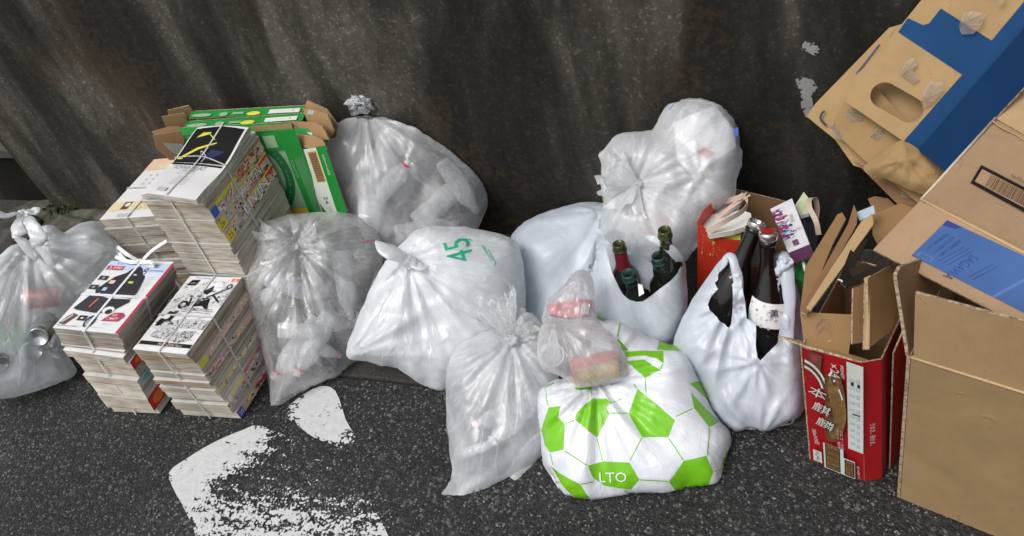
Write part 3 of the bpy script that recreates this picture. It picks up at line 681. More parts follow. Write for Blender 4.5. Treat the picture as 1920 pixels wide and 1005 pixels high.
#PART2
# ================================================================ MAGAZINE BUNDLES
K_ = lambda n, c, r=.5: plain('ink_' + n, c, r, .06, 60)
INK = dict(black=K_('black', (.012, .012, .013), .35), white=K_('white', (.78, .78, .78), .4), red=K_('red', (.62, .03, .03)), crimson=K_('crimson', (.42, .03, .07)), yellow=K_('yellow', (.80, .62, .04)), lemon=K_('lemon', (.62, .60, .06)),
           pink=K_('pink', (.75, .12, .28)), orange=K_('orange', (.80, .20, .03)), green=K_('green', (.03, .33, .06)), teal=K_('teal', (.12, .42, .38)), blue=K_('blue', (.05, .12, .5)), sky=K_('sky', (.42, .56, .78)), skin=K_('skin', (.72, .45, .34)),
           grey=K_('grey', (.30, .30, .31)), lgrey=K_('lgrey', (.5, .5, .51)), cream=K_('cream', (.72, .62, .40)), peach=K_('peach', (.75, .52, .38)), brown=K_('brown', (.12, .06, .035)), navy=K_('navy', (.02, .03, .10)))
PG = [paper_pages('pages_white', (.38, .35, .29), (.64, .60, .52)), paper_pages('pages_grey', (.30, .27, .215), (.52, .47, .385)), paper_pages('pages_tan', (.26, .20, .13), (.44, .36, .25))]
COVW = plain('cover_white', (.74, .74, .74), .35, .04, 20); COVG = plain('cover_grey', (.5, .5, .48), .4, .1, 30)

def busy(name, cols, scale, stretch=(1, 1, 1), rough=.4):
    if name in MATS: return MATS[name]
    m, n, out = newmat(name); L = n.links.new; p = N_(n, 'ShaderNodeBsdfPrincipled', Roughness=rough); tc = n.nodes.new('ShaderNodeTexCoord')
    mp = n.nodes.new('ShaderNodeMapping'); mp.inputs['Scale'].default_value = stretch; L(tc.outputs['Object'], mp.inputs['Vector'])
    z = N_(n, 'ShaderNodeTexNoise', Scale=scale, Detail=4, Roughness=.6, Distortion=1.5); L(mp.outputs[0], z.inputs['Vector'])
    k = len(cols); r = ramp(n, [.34 + .32 * i / (k - 1) for i in range(k)], cols, 'LINEAR'); L(z.outputs[0], r.inputs[0]); L(r.outputs[0], p.inputs['Base Color']); L(p.outputs[0], out.inputs[0]); MATS[name] = m; return m
BW = busy('photo_mono', [(.02, .02, .02), (.12, .12, .12), (.5, .5, .51), (.7, .7, .7), (.35, .35, .36), (.03, .03, .03)], 70)
BWL = busy('photo_pale', [(.2, .2, .2), (.55, .56, .57), (.72, .72, .72), (.6, .6, .61), (.3, .3, .3)], 45)
COATM = busy('photo_coat', [(.008, .008, .012), (.015, .015, .02), (.04, .04, .045), (.01, .01, .014), (.05, .05, .06)], 60)
SPC = busy('spine_colour', [(.05, .02, .02), (.6, .45, .35), (.7, .68, .62), (.55, .08, .08), (.7, .68, .66), (.65, .45, .06), (.25, .35, .4), (.72, .7, .66), (.1, .05, .05)], 55)
SPC2 = busy('spine_warm', [(.6, .1, .08), (.75, .6, .1), (.7, .66, .6), (.6, .12, .3), (.72, .68, .6), (.1, .06, .05), (.65, .5, .35)], 70)
def lerp(a, b, t): return a + (b - a) * t
class Bundle:
    """tied pile of magazines between a bottom and a top quad (corners nl, nr, fr, fl)"""
    def __init__(s, base_name, label, bot, top, group, seed):
        s.b = [np.array(p, float) for p in bot]; s.t = [np.array(p, float) for p in top]; s.rs = np.random.RandomState(seed)
        c = sum(s.b) / 4; s.root = empty(base_name, c, label, 'magazines', group); s.n = unit(sum(s.t) / 4 - c)
    def quad(s, f): return [lerp(s.b[i], s.t[i], f) for i in range(4)]
    def mag(s, f0, f1, pages=0, spine=None, cover=None, jit=.004, grow=0.0, leaves=None, wave=0.0):
        """one magazine: a block of leaves (several slightly shifted sections), thin covers, coloured spine on the right side"""
        q0, q1 = s.quad(f0), s.quad(f1); off = (s.rs.rand(3) - .5) * 2 * jit; off[2] = 0; rot = (s.rs.rand() - .5) * .03
        c = sum(q0) / 4; H_ = np.linalg.norm(sum(q1) / 4 - c)
        def tr(p, k=1.0):
            d = p - c; dz = d[2]; d = d * (1 + grow); x = d[0] * math.cos(rot) - d[1] * math.sin(rot); y = d[0] * math.sin(rot) + d[1] * math.cos(rot); return c + np.array([x * k, y * k, dz]) + off
        nl = leaves or max(2, int(H_ / .006)); vs = []; fs = []; mi = []; N1, N2 = 10, 5
        per = [(0, i / N1) for i in range(N1)] + [(1, i / N1) for i in range(N1)] + [(2, i / N1) for i in range(N1)] + [(3, i / N1) for i in range(N1)]
        cov = .0007; levels = [0.0, cov / H_, cov / H_] + sorted(list(np.linspace(cov / H_, 1 - cov / H_, nl + 1))[1:-1] * 2) + [1 - cov / H_, 1 - cov / H_, 1.0]
        kk = []; sec = 0
        for j, l in enumerate(levels):
            iscov = l <= cov / H_ and j < 2 or l >= 1 - cov / H_ and j >= len(levels) - 2
            if j % 2 == 0: sec = (s.rs.rand() - .5) * .0035
            kk.append(1.0 if iscov else .992 + sec)
        def pt(e, u, l, k):
            qa = [tr(lerp(q0[i], q1[i], l), k) for i in range(4)]; p = lerp(qa[e], qa[(e + 1) % 4], u)
            if wave: p = p + np.array([0, 0, wave * math.sin(u * PI) * (1 if e in (0, 2) else .0) * l])
            return p
        for l, k in zip(levels, kk):
            for (e, u) in per: vs.append(pt(e, u, l, k))
        n_ = len(per)
        for j in range(len(levels) - 1):
            m_ = 1 if (j == 0 or j == len(levels) - 2) else 0
            for i in range(n_):
                e = per[i][0]; mm = 2 if (spine is not None and e == 1) else m_
                fs.append([j * n_ + i, j * n_ + (i + 1) % n_, (j + 1) * n_ + (i + 1) % n_, (j + 1) * n_ + i]); mi.append(mm)
        fs.append([(len(levels) - 1) * n_ + i for i in range(n_)]); mi.append(1); fs.append([i for i in range(n_)][::-1]); mi.append(1)
        o = pyobj('magazine', vs, fs, [PG[pages], cover or COVG, spine or COVG], s.root, midx=mi)
        s.last = (tr(q0[1]), tr(q0[2]), tr(q1[1]), tr(q1[2]), o); s.top = [tr(p) for p in q1]
        return o
    def spine_print(s):
        a, b, c, d, o = s.last; return Print(a, b - a, c - a, .0012), o
    def cover_print(s):
        t = s.top; o = s.last[4]; return Print(t[0], t[1] - t[0], t[3] - t[0], .0012), o
    def twine(s, fr=.5, ff=.5, w=.006, mat=None, f0=0.0, f1=1.0, name='twine', off=.003):
        q0, q1 = s.quad(f0), s.quad(f1); n = off
        def ringpts(u, axis):
            if axis == 0:   # runs front to back over the top (crossing nl-nr edges)
                A0, A1 = lerp(q0[0], q0[1], u), lerp(q1[0], q1[1], u); B0, B1 = lerp(q0[3], q0[2], u), lerp(q1[3], q1[2], u)
            else:
                A0, A1 = lerp(q0[1], q0[2], u), lerp(q1[1], q1[2], u); B0, B1 = lerp(q0[0], q0[3], u), lerp(q1[0], q1[3], u)
            o = unit(A0 - B0) * n; z = np.array([0, 0, n])
            return [A0 + o - z * .3, A0 * .5 + A1 * .5 + o * 1.0, A1 + o + z * .2, A1 + z - o * .5, B1 + z + o * .5, B1 - o + z * .2, B0 - o - z * .3]
        wd0 = unit(q0[1] - q0[0]); wd1 = unit(q0[2] - q0[1])
        strap(name, ringpts(fr, 0), w, mat, s.root, wd0); strap(name, ringpts(ff, 1), w, mat, s.root, wd1)
def q4(pxs, z): return [G(x, y, z) for x, y in pxs]
TW = plain('poly_twine', (.55, .55, .55), .3, .15, 200)
def collage(p, rs, pal, n, x0, x1, y0, y1, sz):
    for _ in range(n):
        cx, cy = rs.uniform(x0, x1), rs.uniform(y0, y1); a = rs.uniform(.4, 1.3, 5); k = rs.randint(3, 6); lu, lv = np.linalg.norm(p.U), np.linalg.norm(p.V)
        pts = []
        for i in range(k):
            t = 2 * PI * i / k + rs.rand() * .6; X = cx + math.cos(t) * sz * a[i] / lu; Y = cy + math.sin(t) * sz * .5 * a[i] / lv; pts.append((min(1, max(0, X)), min(1, max(0, Y))))
        p.poly(pts, INK[pal[rs.randint(len(pal))]])

# --- front-right bundle
GRP = 'magazine bundles tied with twine'
zt = .30; zb = 0.006
top = q4([(249, 655), (350, 664), (452, 519), (355, 517)], zt); bot = q4([(342, 779), (450, 786), (510, 688)], zb); bot.append(bot[0] + bot[2] - bot[1])
b = Bundle('magazine_bundle', 'front right magazine bundle topped by black and white machine photos', bot, top, GRP, 3)
rs = np.random.RandomState(8)
cuts = [0, .10, .17, .24, .31, .40, .47, .54, .60, .68, .76, .84, .94, 1.0]
for i in range(len(cuts) - 1):
    sp = {0: 'cream', 2: 'lgrey', 3: 'pink', 5: 'cream', 8: 'lgrey', 10: 'lemon'}.get(i)
    o = b.mag(cuts[i], cuts[i + 1] - .004, pages=[0, 1, 1, 1, 0, 1, 1, 2, 1, 1, 1, 2, 1][i], spine=INK[sp] if sp else None, cover=COVG if i < 12 else COVW, jit=.007 if i < 12 else 0)
    if sp:
        p, o = b.spine_print(); p.rect(0, 0, 1, 1, SPC2 if i in (0, 3, 8, 10) else INK[sp])
        if i in (2, 8): collage(p, rs, ['red', 'yellow', 'white', 'black', 'teal', 'pink'], 26, 0, 1, .1, .9, .007); p.text('comic 月刊', .3, .5, .009, INK['crimson'], w=.06)
        if i == 0:
            collage(p, rs, ['red', 'brown', 'white', 'yellow', 'crimson'], 26, .2, 1, .1, .9, .012); p.rect(0, 0, .13, 1, INK['blue']); p.text('20', .07, .5, .013, INK['white'], 0); p.text('LIVIN', .68, .5, .016, INK['red'], 0, 1.1); p.text('KAK', .3, .5, .014, INK['yellow'])
        if i == 3: p.rect(0, 0, .45, 1, INK['cream']); p.text('BOMBORA', .24, .5, .011, INK['yellow'], w=.09); p.rect(.45, .55, .9, 1, INK['pink']); collage(p, rs, ['pink', 'orange', 'white', 'yellow'], 18, .45, 1, .1, .9, .009); p.rect(.02, 0, .08, 1, INK['white'])
        if i == 5: collage(p, rs, ['brown', 'white', 'grey', 'lemon'], 30, .05, 1, .1, .9, .006); p.text('DKGILLE', .22, .5, .009, INK['yellow'], w=.07)
        if i == 10: collage(p, rs, ['brown', 'lemon', 'skin', 'white'], 14, 0, 1, 0, 1, .008); p.rect(.0, 0, .14, 1, INK['lemon'])
        if p.v: p.build('spine_print', o)
p, o = b.cover_print()
p.rect(0, 0, 1, .05, INK['white']); p.rect(.03, .07, .99, .115, INK['black']); p.text('MAGAZINE No.6', .60, .092, .008, INK['peach'], w=.075)
p.rect(.86, .955, .99, .995, INK['orange']); p.text('6', .93, .975, .009, INK['white'])
p.text('Monthly', .3, .975, .006, INK['blue'], w=.05)
G2 = INK['lgrey']
p.poly([(.25, .55), (.98, .62), (.98, .9), (.75, .95), (.4, .93), (.2, .7)], BWL); p.oval(.66, .84, .14, .09, INK['white'])
p.poly([(.08, .86), (.25, .87), (.27, .95), (.12, .94)], INK['black']); p.line((.45, .6), (.95, .88), .010, INK['grey']); p.line((.42, .63), (.97, .87), .004, INK['black'])
p.oval(.30, .60, .09, .055, INK['black']); p.oval(.30, .60, .045, .027, G2); p.oval(.91, .88, .055, .034, INK['black']); p.oval(.91, .88, .03, .018, G2)
p.poly([(.48, .58), (.58, .72), (.72, .70), (.80, .54), (.66, .60)], INK['black']); p.poly([(.47, .78), (.62, .88), (.66, .80), (.6, .75)], INK['black']); p.line((.70, .76), (.92, .66), .006, INK['black']); p.line((.36, .70), (.42, .58), .006, INK['black'])
p.poly([(.05, .33), (.15, .50), (.3, .52), (.28, .36), (.1, .3)], INK['black']); p.oval(.17, .43, .06, .035, INK['white'])
for y in (.5, .475, .45): p.line((.35, y + .06), (.9, y + .06), .002, INK['grey'])
p.poly([(.12, .17), (.2, .36), (.42, .40), (.5, .30), (.42, .14)], BW); p.rect(.2, .27, .42, .33, G2); p.poly([(.5, .14), (.58, .26), (.88, .28), (.86, .16), (.7, .12)], BW)
p.rect(.56, .30, .98, .42, BW); collage(p, rs, ['black', 'white', 'lgrey', 'grey'], 90, .05, .97, .15, .95, .006)
for k in range(16): p.text(rs.choice(['整備資料', 'specification', '特集 号', 'NEW model', '価格表']), rs.uniform(.1, .9), rs.uniform(.13, .94), .0035, INK['grey'], rs.choice([0, 0, 55]), w=.03)
for k in range(5): p.text('取扱説明 特集', .13 + .01 * k, .70 - .05 * k, .005, INK['grey'], 55, w=.06)
p.build('cover_print', o); b.twine(.50, .45, .0045, TW)

# --- front-left: manga bundle below, catalogues above
zm = .215
topL = q4([(98, 614), (220, 627), (326, 491), (210, 489)], .343); botL = q4([(213, 773), (299, 778), (318, 755)], zb)
f = np.array(topL[3]) - np.array(topL[0]); botL = [botL[0], botL[1], botL[1] + f * .8, botL[0] + f * .8]
mid0 = q4([(120, 652), (232, 668)], zm); f2 = np.array([-.0, .225, 0]); midq = [mid0[0], mid0[1], mid0[1] + f2, mid0[0] + f2]
b = Bundle('magazine_bundle', 'lower bundle of comic magazines under the coat catalogues, orange spines on its right side', botL, midq, GRP, 5)
cuts = [0, .1, .3, .5, .62, .78, .9, 1.0]
for i in range(len(cuts) - 1):
    sp = {1: 'red', 3: 'brown', 5: 'red'}.get(i)
    b.mag(cuts[i], cuts[i + 1] - .006, pages=[0, 1, 0, 1, 1, 1, 1][i], spine=INK[sp] if sp else None, jit=.006, cover=COVW if i in (0, 6) else COVG)
    if sp:
        p, o = b.spine_print(); p.rect(0, 0, 1, 1, INK[sp]); collage(p, rs, ['green', 'brown', 'teal', 'red', 'black'], 14, 0, 1, 0, 1, .014); p.rect(.0, 0, .30, 1, INK['red'] if i != 3 else INK['lgrey']); p.oval(.18, .5, .12, .36, INK['orange'] if i != 3 else INK['teal']); p.build('spine_print', o)
q = midq; pp = Print(q[0] + np.array([0, -.0045, -.018]), q[1] - q[0], np.array([0, 0, .016]), .002); rs2 = np.random.RandomState(2)
pp.rect(.04, .1, .88, .95, INK['lgrey']); pp.text('シスコ ZZロボ', .30, .5, .011, INK['orange'], w=.10); pp.text('付録', .32, .5, .007, INK['yellow'], w=.05); pp.rect(.6, .2, .85, .7, INK['teal']); pp.text('特集', .72, .45, .006, INK['white']); pp.build('fore_edge_print', b.root)
b.twine(.5, .45, .0045, TW)
c0 = q4([(120, 648), (236, 660)], zm + .004); topq = topL; f3 = np.array(topL[3]) - topL[0]; botc = [c0[0], c0[1], c0[1] + f3 * .96, c0[0] + f3 * .96]
b = Bundle('magazine_bundle', 'bundle of catalogues with a black coat on its white cover, tied with a bow', botc, topq, GRP, 9)
b.mag(0, .10, pages=0, cover=COVW, jit=.002, grow=.03); b.mag(.11, .40, pages=0, spine=None, cover=INK['crimson'], jit=.002); b.mag(.41, .70, pages=0, cover=COVW, jit=.003, grow=.015); b.mag(.71, 1.0, pages=0, cover=COVW, jit=0)
p, o = b.cover_print()
skyc = plain('cover_sky', (.50, .60, .78), .4, .08, 8)
p.rect(.0, .86, .955, 1, skyc); p.poly([(.0, .86), (.955, .86), (.955, .74), (.6, .80)], plain('cover_sky_pale', (.66, .70, .80), .4, .05, 8)); p.rect(.955, 0, 1, 1, INK['crimson'])
p.text('DUSTPROOF MAIL ORDER', .45, .965, .007, INK['navy'], w=.14); p.rect(.03, .86, .30, .925, INK['crimson']); p.text('3,990', .165, .892, .012, INK['white'], w=.045)
p.text('8', .66, .87, .026, INK['black']); p.text('pockets', .83, .885, .010, INK['navy'], w=.045)
coat = COATM
p.poly([(.44, .90), (.40, .83), (.27, .76), (.15, .56), (.20, .50), (.26, .53), (.27, .49), (.79, .47), (.80, .56), (.72, .80), (.66, .82), (.60, .90), (.53, .94)], coat)
p.poly([(.14, .47), (.06, .28), (.12, .26), (.40, .24), (.62, .25), (.80, .42), (.78, .46), (.45, .45), (.3, .48)], coat)
p.rect(.26, .66, .34, .71, INK['peach']); p.rect(.25, .55, .31, .60, INK['sky']); p.rect(.55, .68, .62, .71, INK['lemon']); p.rect(.53, .80, .58, .815, INK['white'])
p.line((.28, .31), (.31, .44), .004, INK['orange']); p.oval(.60, .29, .085, .05, INK['white']); p.oval(.62, .27, .05, .035, coat)
for (x, y) in ((.05, .70), (.02, .56)): p.rect(x, y, x + .13, y + .065, coat); p.oval(x + .07, y + .03, .025, .015, INK['grey'])
p.poly([(.04, .06), (.13, .05), (.22, .19), (.14, .21), (.09, .17)], INK['brown']); p.line((.07, .08), (.15, .19), .006, INK['lgrey']); p.rect(.26, .12, .38, .19, coat); p.oval(.32, .155, .02, .012, INK['white'])
p.oval(.47, .12, .07, .085, INK['navy']); p.oval(.47, .11, .045, .05, INK['grey']); p.poly([(.62, .14), (.86, .15), (.90, .23), (.84, .27), (.72, .26), (.66, .2)], INK['crimson']); p.text('送料', .76, .23, .008, INK['white']); p.text('1,980円', .76, .18, .010, INK['white'], w=.035)
p.text('セット', .75, .10, .007, INK['teal'], w=.03); p.line((.03, .035), (.35, .035), .002, INK['grey'])
for k in range(14): p.text(('防水 軽量 収納', 'light weight', 'ポケット', 'size M L LL')[k % 4], .84, .78 - .024 * k, .0032, INK['grey'], 0, w=.022)
for k in range(7): p.text(('仕様', '素材 綿', 'black')[k % 3], .30 + .07 * k, .045, .003, INK['grey'], 0, w=.012); p.text('詳細', .12, .75 - .05 * k, .003, INK['grey'], 0)
p.build('cover_print', o); b.twine(.5, .48, .008, plain('white_ribbon', (.75, .75, .76), .3, .08, 200), off=.0025)
# the bow
rib = plain('white_ribbon', (.75, .75, .76), .3, .08, 200); bc = lerp(topL[3], topL[2], .52) + np.array([0, -.01, .006])
def rel(dx, dy, dz): return bc + np.array([dx, dy, dz])
for pts in ([rel(0, 0, 0), rel(-.03, 0, .03), rel(-.075, .02, .035), rel(-.085, .02, .012), rel(-.04, -.005, .006), rel(0, 0, .003)],
            [rel(0, 0, 0), rel(.02, -.01, .012), rel(.055, -.012, .016), rel(.06, -.012, .003), rel(.02, -.006, .001), rel(0, 0, .001)],
            [rel(0, 0, 0), rel(.03, .03, .018), rel(.075, .055, .035)], [rel(0, 0, 0), rel(-.05, .0, .002), rel(-.095, .01, .006)]):
    strap('bow', bez(pts, 8), .010, rib, b.root, (0, 1, .6))
knot('ribbon_knot', rel(0, 0, .004), .007, rib, b.root, 3)

# --- hidden pile that carries the tall bundle
pb = [np.array(p) for p in [(-1.66, 1.262, zb), (-1.455, 1.262, zb), (-1.465, 1.545, zb), (-1.66, 1.545, zb)]]; pt_ = [p + np.array([0, 0, .288]) for p in pb]
b = Bundle('magazine_bundle', 'bundle of magazines squeezed behind the front ones, carrying the tall bundle with the black cover', pb, pt_, GRP, 12)
for i in range(8): b.mag(i / 8, (i + 1) / 8 - .006, pages=i % 3, jit=.004)
# --- tall bundle with colour spines
zt = .562; z0 = .30
top = q4([(268, 375), (380, 377), (480, 246), (378, 240)], zt - .025); bot = q4([(352, 507), (463, 514)], z0); dv = np.array([0.0, .285, 0]); bot = [bot[0], bot[1], bot[1] + dv + [-.01, 0, 0], bot[0] + dv]
b = Bundle('magazine_bundle', 'tall bundle under an open black and white magazine, bright comic spines on its right side', bot, top, GRP, 21)
F_ = [0, .09, .18, .27, .36, .42, .58, .74, .90, .95, 1.0]
spn = {5: 1, 6: 1, 7: 1}
for i in range(len(F_) - 1):
    b.mag(F_[i], F_[i + 1] - .004, pages=[0, 1, 1, 1, 1, 1, 1, 1, 2, 0][i], spine=INK['white'] if i in spn else None, jit=.003, cover=COVG if i < 9 else COVW, leaves=3)
    if i in spn:
        p, o = b.spine_print(); rr = np.random.RandomState(i); p.rect(0, 0, 1, 1, SPC)
        collage(p, rr, ['skin', 'white', 'lgrey', 'peach', 'crimson', 'grey', 'peach'], 9, .05, 1, .0, 1, .024); collage(p, rr, ['brown', 'white', 'red', 'teal', 'black'], 22, .05, 1, .0, 1, .007)
        if i == 7: p.rect(.05, .55, .5, .9, INK['lemon']); p.text('ヤング', .24, .38, .026, INK['white'], w=.085); p.text('ヤング', .235, .41, .024, INK['crimson'], w=.08); p.text('25号', .55, .62, .022, INK['red'], w=.055); p.rect(.0, .1, .09, .8, INK['blue']); p.text('特大号', .62, .35, .012, INK['red'], w=.05); collage(p, rr, ['yellow', 'brown', 'black', 'skin'], 30, .62, 1, 0, 1, .008)
        else:
            p.rect(0, .05, .12, .75, INK['yellow']); p.text('26' if i == 6 else '25', .06, .4, .016, INK['black']); p.text('MAGAZIN' if i == 6 else 'LIVIN', .60, .55, .030, INK['black'], w=.14); p.text('MAGAZIN' if i == 6 else 'LIVIN', .595, .58, .027, INK['white'], w=.135)
            p.rect(.82, .72, 1, .98, INK['red']); p.line((.45, .96), (1, .97), .004, INK['yellow']); collage(p, rr, ['black', 'skin', 'red', 'white'], 24, .3, 1, 0, .4, .007)
        p.build('spine_print', o)
# the open magazine on top: curls over the pile
ct = q4([(261, 361), (368, 376), (467, 240), (371, 240)], zt); nx_, ny_ = 12, 26; vs = []; fs = []; mi = []; U0, V0 = ct[1] - ct[0], ct[3] - ct[0]
U0 = np.array(U0); V0 = np.array(V0)
def sag(u, v): return .007 * math.cos(v * PI * 2) * (1) + .006 * math.sin(u * PI) * v - .010 * max(0, .18 - u) / .18 * max(0, .3 - v) / .3 - .005
def tpt(u, v, z=0): return np.array(ct[0]) * (1 - u) * (1 - v) + np.array(ct[1]) * u * (1 - v) + np.array(ct[2]) * u * v + np.array(ct[3]) * (1 - u) * v + np.array([0, 0, sag(u, v) + z])
for lay, z in ((0, 0.), (1, -.016)):
    for j in range(ny_ + 1):
        for i in range(nx_ + 1): vs.append(tpt(i / nx_, j / ny_, z))
k = (nx_ + 1) * (ny_ + 1); st = nx_ + 1
for j in range(ny_):
    for i in range(nx_):
        a = j * st + i; fs.append([a, a + 1, a + 1 + st, a + st]); mi.append(0); fs.append([a + k, a + st + k, a + 1 + st + k, a + 1 + k]); mi.append(0)
ring = [i for i in range(st)] + [j * st + nx_ for j in range(1, ny_ + 1)] + [ny_ * st + i for i in range(nx_ - 1, -1, -1)] + [j * st for j in range(ny_ - 1, 0, -1)]
for i in range(len(ring)): a, c_ = ring[i], ring[(i + 1) % len(ring)]; fs.append([a, a + k, c_ + k, c_]); mi.append(1)
o = pyobj('magazine', vs, fs, [COVW, PG[0]], b.root, midx=mi)
class CPrint(Print):
    def build2(s, name, parent):
        vs = []
        for p in s.v: vs.append(p)
        return pyobj(name, vs, s.f, s.mats, parent, midx=s.m)
    def add(s, pts, faces, mat):
        s.layer += 1; b_ = len(s.v); i = s.mi(mat)
        # cut long polygons into a grid by clipping through triangulation is heavy: sample densely instead
        bm = bmesh.new(); bv = [bm.verts.new((x, y, 0)) for x, y in pts]
        for q_ in faces:
            try: bm.faces.new([bv[w_] for w_ in q_])
            except ValueError: pass
        bmesh.ops.triangulate(bm, faces=bm.faces)
        for _ in range(4):
            es = [e for e in bm.edges if e.calc_length() > .08]
            if es: bmesh.ops.subdivide_edges(bm, edges=es, cuts=1); bmesh.ops.triangulate(bm, faces=[f_ for f_ in bm.faces if len(f_.verts) > 3])
        bm.verts.index_update()
        s.v += [tpt(min(1, max(0, w_.co.x)), min(1, max(0, w_.co.y)), .0012 + s.layer * .0001) for w_ in bm.verts]; s.f += [[w_.index + b_ for w_ in f_.verts] for f_ in bm.faces]; s.m += [i] * len(bm.faces); bm.free()
p = CPrint(ct[0], U0, V0)
p.poly([(.03, .50), (.96, .50), (.96, .965), (.55, .985), (.03, .965)], INK['black']); p.poly([(.03, .495), (.03, .47), (.96, .46), (.96, .485)], INK['black'])
p.poly([(.06, .55), (.12, .60), (.30, .70), (.62, .77), (.62, .755), (.34, .675), (.16, .58)], INK['lemon']); p.poly([(.16, .83), (.24, .90), (.40, .90), (.40, .875), (.26, .845)], INK['lemon']); p.oval(.10, .555, .06, .012, INK['lemon']); p.line((.4, .87), (.55, .80), .003, INK['lemon'])
p.poly([(.5, .56), (.7, .58), (.85, .66), (.6, .68)], INK['navy'])
p.text('TOWNBEAT', .42, .425, .016, INK['grey'], w=.125); p.text('小林大都', .44, .375, .009, INK['grey'], w=.06); p.text('TALK / Interview', .45, .335, .005, INK['grey'], w=.07)
for k_ in range(7): p.line((.35, .29 - .022 * k_), (.62, .29 - .022 * k_), .0012, INK['lgrey'])
p.rect(.26, .05, .42, .10, INK['lgrey']); p.build2('cover_print', o)
b.twine(.48, .42, .0042, TW, f1=.99, off=.004)
tcen = tpt(.5, .58, .004); strap('twine', bez([tpt(.5, .0, .004), tpt(.49, .3, .004), tpt(.5, .6, .004), tpt(.52, 1, .004)], 8), .0045, TW, b.root, (1, 0, 0)); 
tube('twine_tail', bez([tcen, tcen + [.01, .0, .018], tcen + [.025, -.01, .008], tcen + [.02, -.03, .004]], 8), .0012, TW, b.root); strap('twine', bez([tpt(.0, .56, .004), tpt(.5, .58, .004), tpt(1, .5, .004)], 8), .003, TW, b.root, (0, 1, 0))

# --- back-left bundle
zt = .33; top = q4([(186, 412), (291, 404), (385, 300), (288, 299)], zt); bot = [np.array(p) * 1 for p in top]
bot = [np.array([p[0] + .02, p[1] + .005, zb]) for p in top]
b = Bundle('magazine_bundle', 'back left bundle topped by a pale cover with peach and cream bands', bot, top, GRP, 31)
for i in range(9): b.mag(i / 9, (i + 1) / 9 - .005, pages=[1, 2, 1, 0, 1, 1, 0, 1, 0][i], spine=[None, INK['brown'], None, INK['brown'], None, None, INK['brown'], None, None][i], jit=.006 if i < 8 else 0, cover=COVG if i < 8 else COVW)
p, o = b.cover_print()
p.rect(0, .80, 1, 1, INK['peach']); p.oval(.42, .86, .2, .05, INK['cream']); p.rect(.0, .12, 1, .27, INK['cream']); p.rect(.22, .14, .36, .26, INK['brown']); p.oval(.30, .215, .045, .03, INK['white'])
p.text('豪華付録キャン', .68, .235, .009, INK['red'], w=.075); p.text('プレゼント号', .66, .195, .006, INK['red'], w=.07); p.text('ストーリー', .68, .15, .010, INK['black'], w=.08)
for r_ in range(3):
    for k_ in range(4): p.text('字', .22 + .13 * k_, .70 - .07 * r_, .011, INK['grey'])
p.rect(.28, .02, .52, .07, INK['lgrey']); p.poly([(.5, .36), (.8, .33), (.85, .48), (.6, .5)], plain('pale_blue_ink', (.58, .68, .74), .5, .1, 20)); p.build('cover_print', o); b.twine(.5, .5, .004, TW)

# ================================================================ GREEN DRINK CARTONS AGAINST THE WALL
KR = kraft('kraft_inside', (.36, .215, .105)); KE = corr_edge(); KG = plain('carton_green', (.012, .23, .035), .4, .08, 12); KGD = plain('carton_dark_green', (.015, .16, .05), .4, .1, 12); KWH = plain('carton_white', (.62, .65, .6), .45, .05, 20)
KYL = plain('carton_yellow', (.70, .45, .04), .4, .25, 6); KPG = plain('carton_pale_green', (.25, .42, .25), .45, .12, 18)
def carton(y, TL, TR, lf, rf, label, front=False, inner=None):
    tl, tr = W(*TL, y), W(*TR, y); bl, br = tl.copy(), tr.copy(); bl[2] = br[2] = .01; bl[1] -= .03; br[1] -= .03
    root = empty('drink_carton', (bl + br) / 2, label, 'carton', 'flattened green drink cartons leaning on the wall')
    slab('panel', [bl, br, tr, tl], .004, [KG, KE, KR], root)
    d = np.array([0, -.028, -.004]); e = np.array([0, -.002, 0])    # lid strip folded towards the street
    slab('top_flap', [tl + e, tr + e, tr + d + [0, 0, -.003], tl + d + [0, 0, -.003]], .003, [KG, KE, KR], root)
    for nm, pts in (('end_flap', lf), ('end_flap', rf)):
        if pts: slab(nm, [W(px, py, y + dy) for px, py, dy in pts], .004, [KR, KE, KG], root)
    return root, tl, tr, bl, br
def top_print(r, tl, tr, yel=.55, wh=(.72, .98)):
    p = Print(tl + [0, -.003, .001], tr - tl, np.array([0, -.025, -.006]), .0018); p.n = unit(np.array([0, -.3, 1.]))
    p.oval(yel + .04, .8, .06, .3, INK['lemon']); p.rect(wh[0], .35, wh[1], .95, KWH); p.oval(.12, .7, .09, .25, KPG); p.oval(.32, .7, .04, .3, KPG); p.rect(.4, .5, .5, .8, KPG); p.text('24', wh[0] + .2 * (wh[1] - wh[0]) + .15, .6, .006, INK['black']); p.build('flap_print', r)
lbl = 'rearmost green drink carton with brown flaps, touching the wall'
r, tl, tr, bl, br = carton(1.735, (360, 209), (572, 198), [(365, 212, 0), (354, 198, -.005), (314, 207, -.04), (316, 222, -.045), (345, 224, -.02)], [(571, 200, 0), (576, 188, 0), (612, 205, -.03), (634, 236, -.05), (628, 262, -.06), (590, 246, -.03)], lbl); top_print(r, tl, tr)
r, tl, tr, bl, br = carton(1.695, (350, 228), (572, 212), [(352, 231, 0), (346, 212, -.005), (303, 219, -.04), (312, 241, -.05), (345, 240, -.02)], [(570, 214, 0), (568, 202, 0), (590, 206, -.02), (614, 215, -.03), (626, 245, -.05), (612, 268, -.05), (580, 244, -.02)], 'second green drink carton from the wall, brown flaps at both ends'); top_print(r, tl, tr, .52, (.70, .96))
slab('tape_label', [W(578, 206, 1.68), W(592, 208, 1.68), W(590, 216, 1.68), W(576, 214, 1.68)], .0005, [KWH], r)
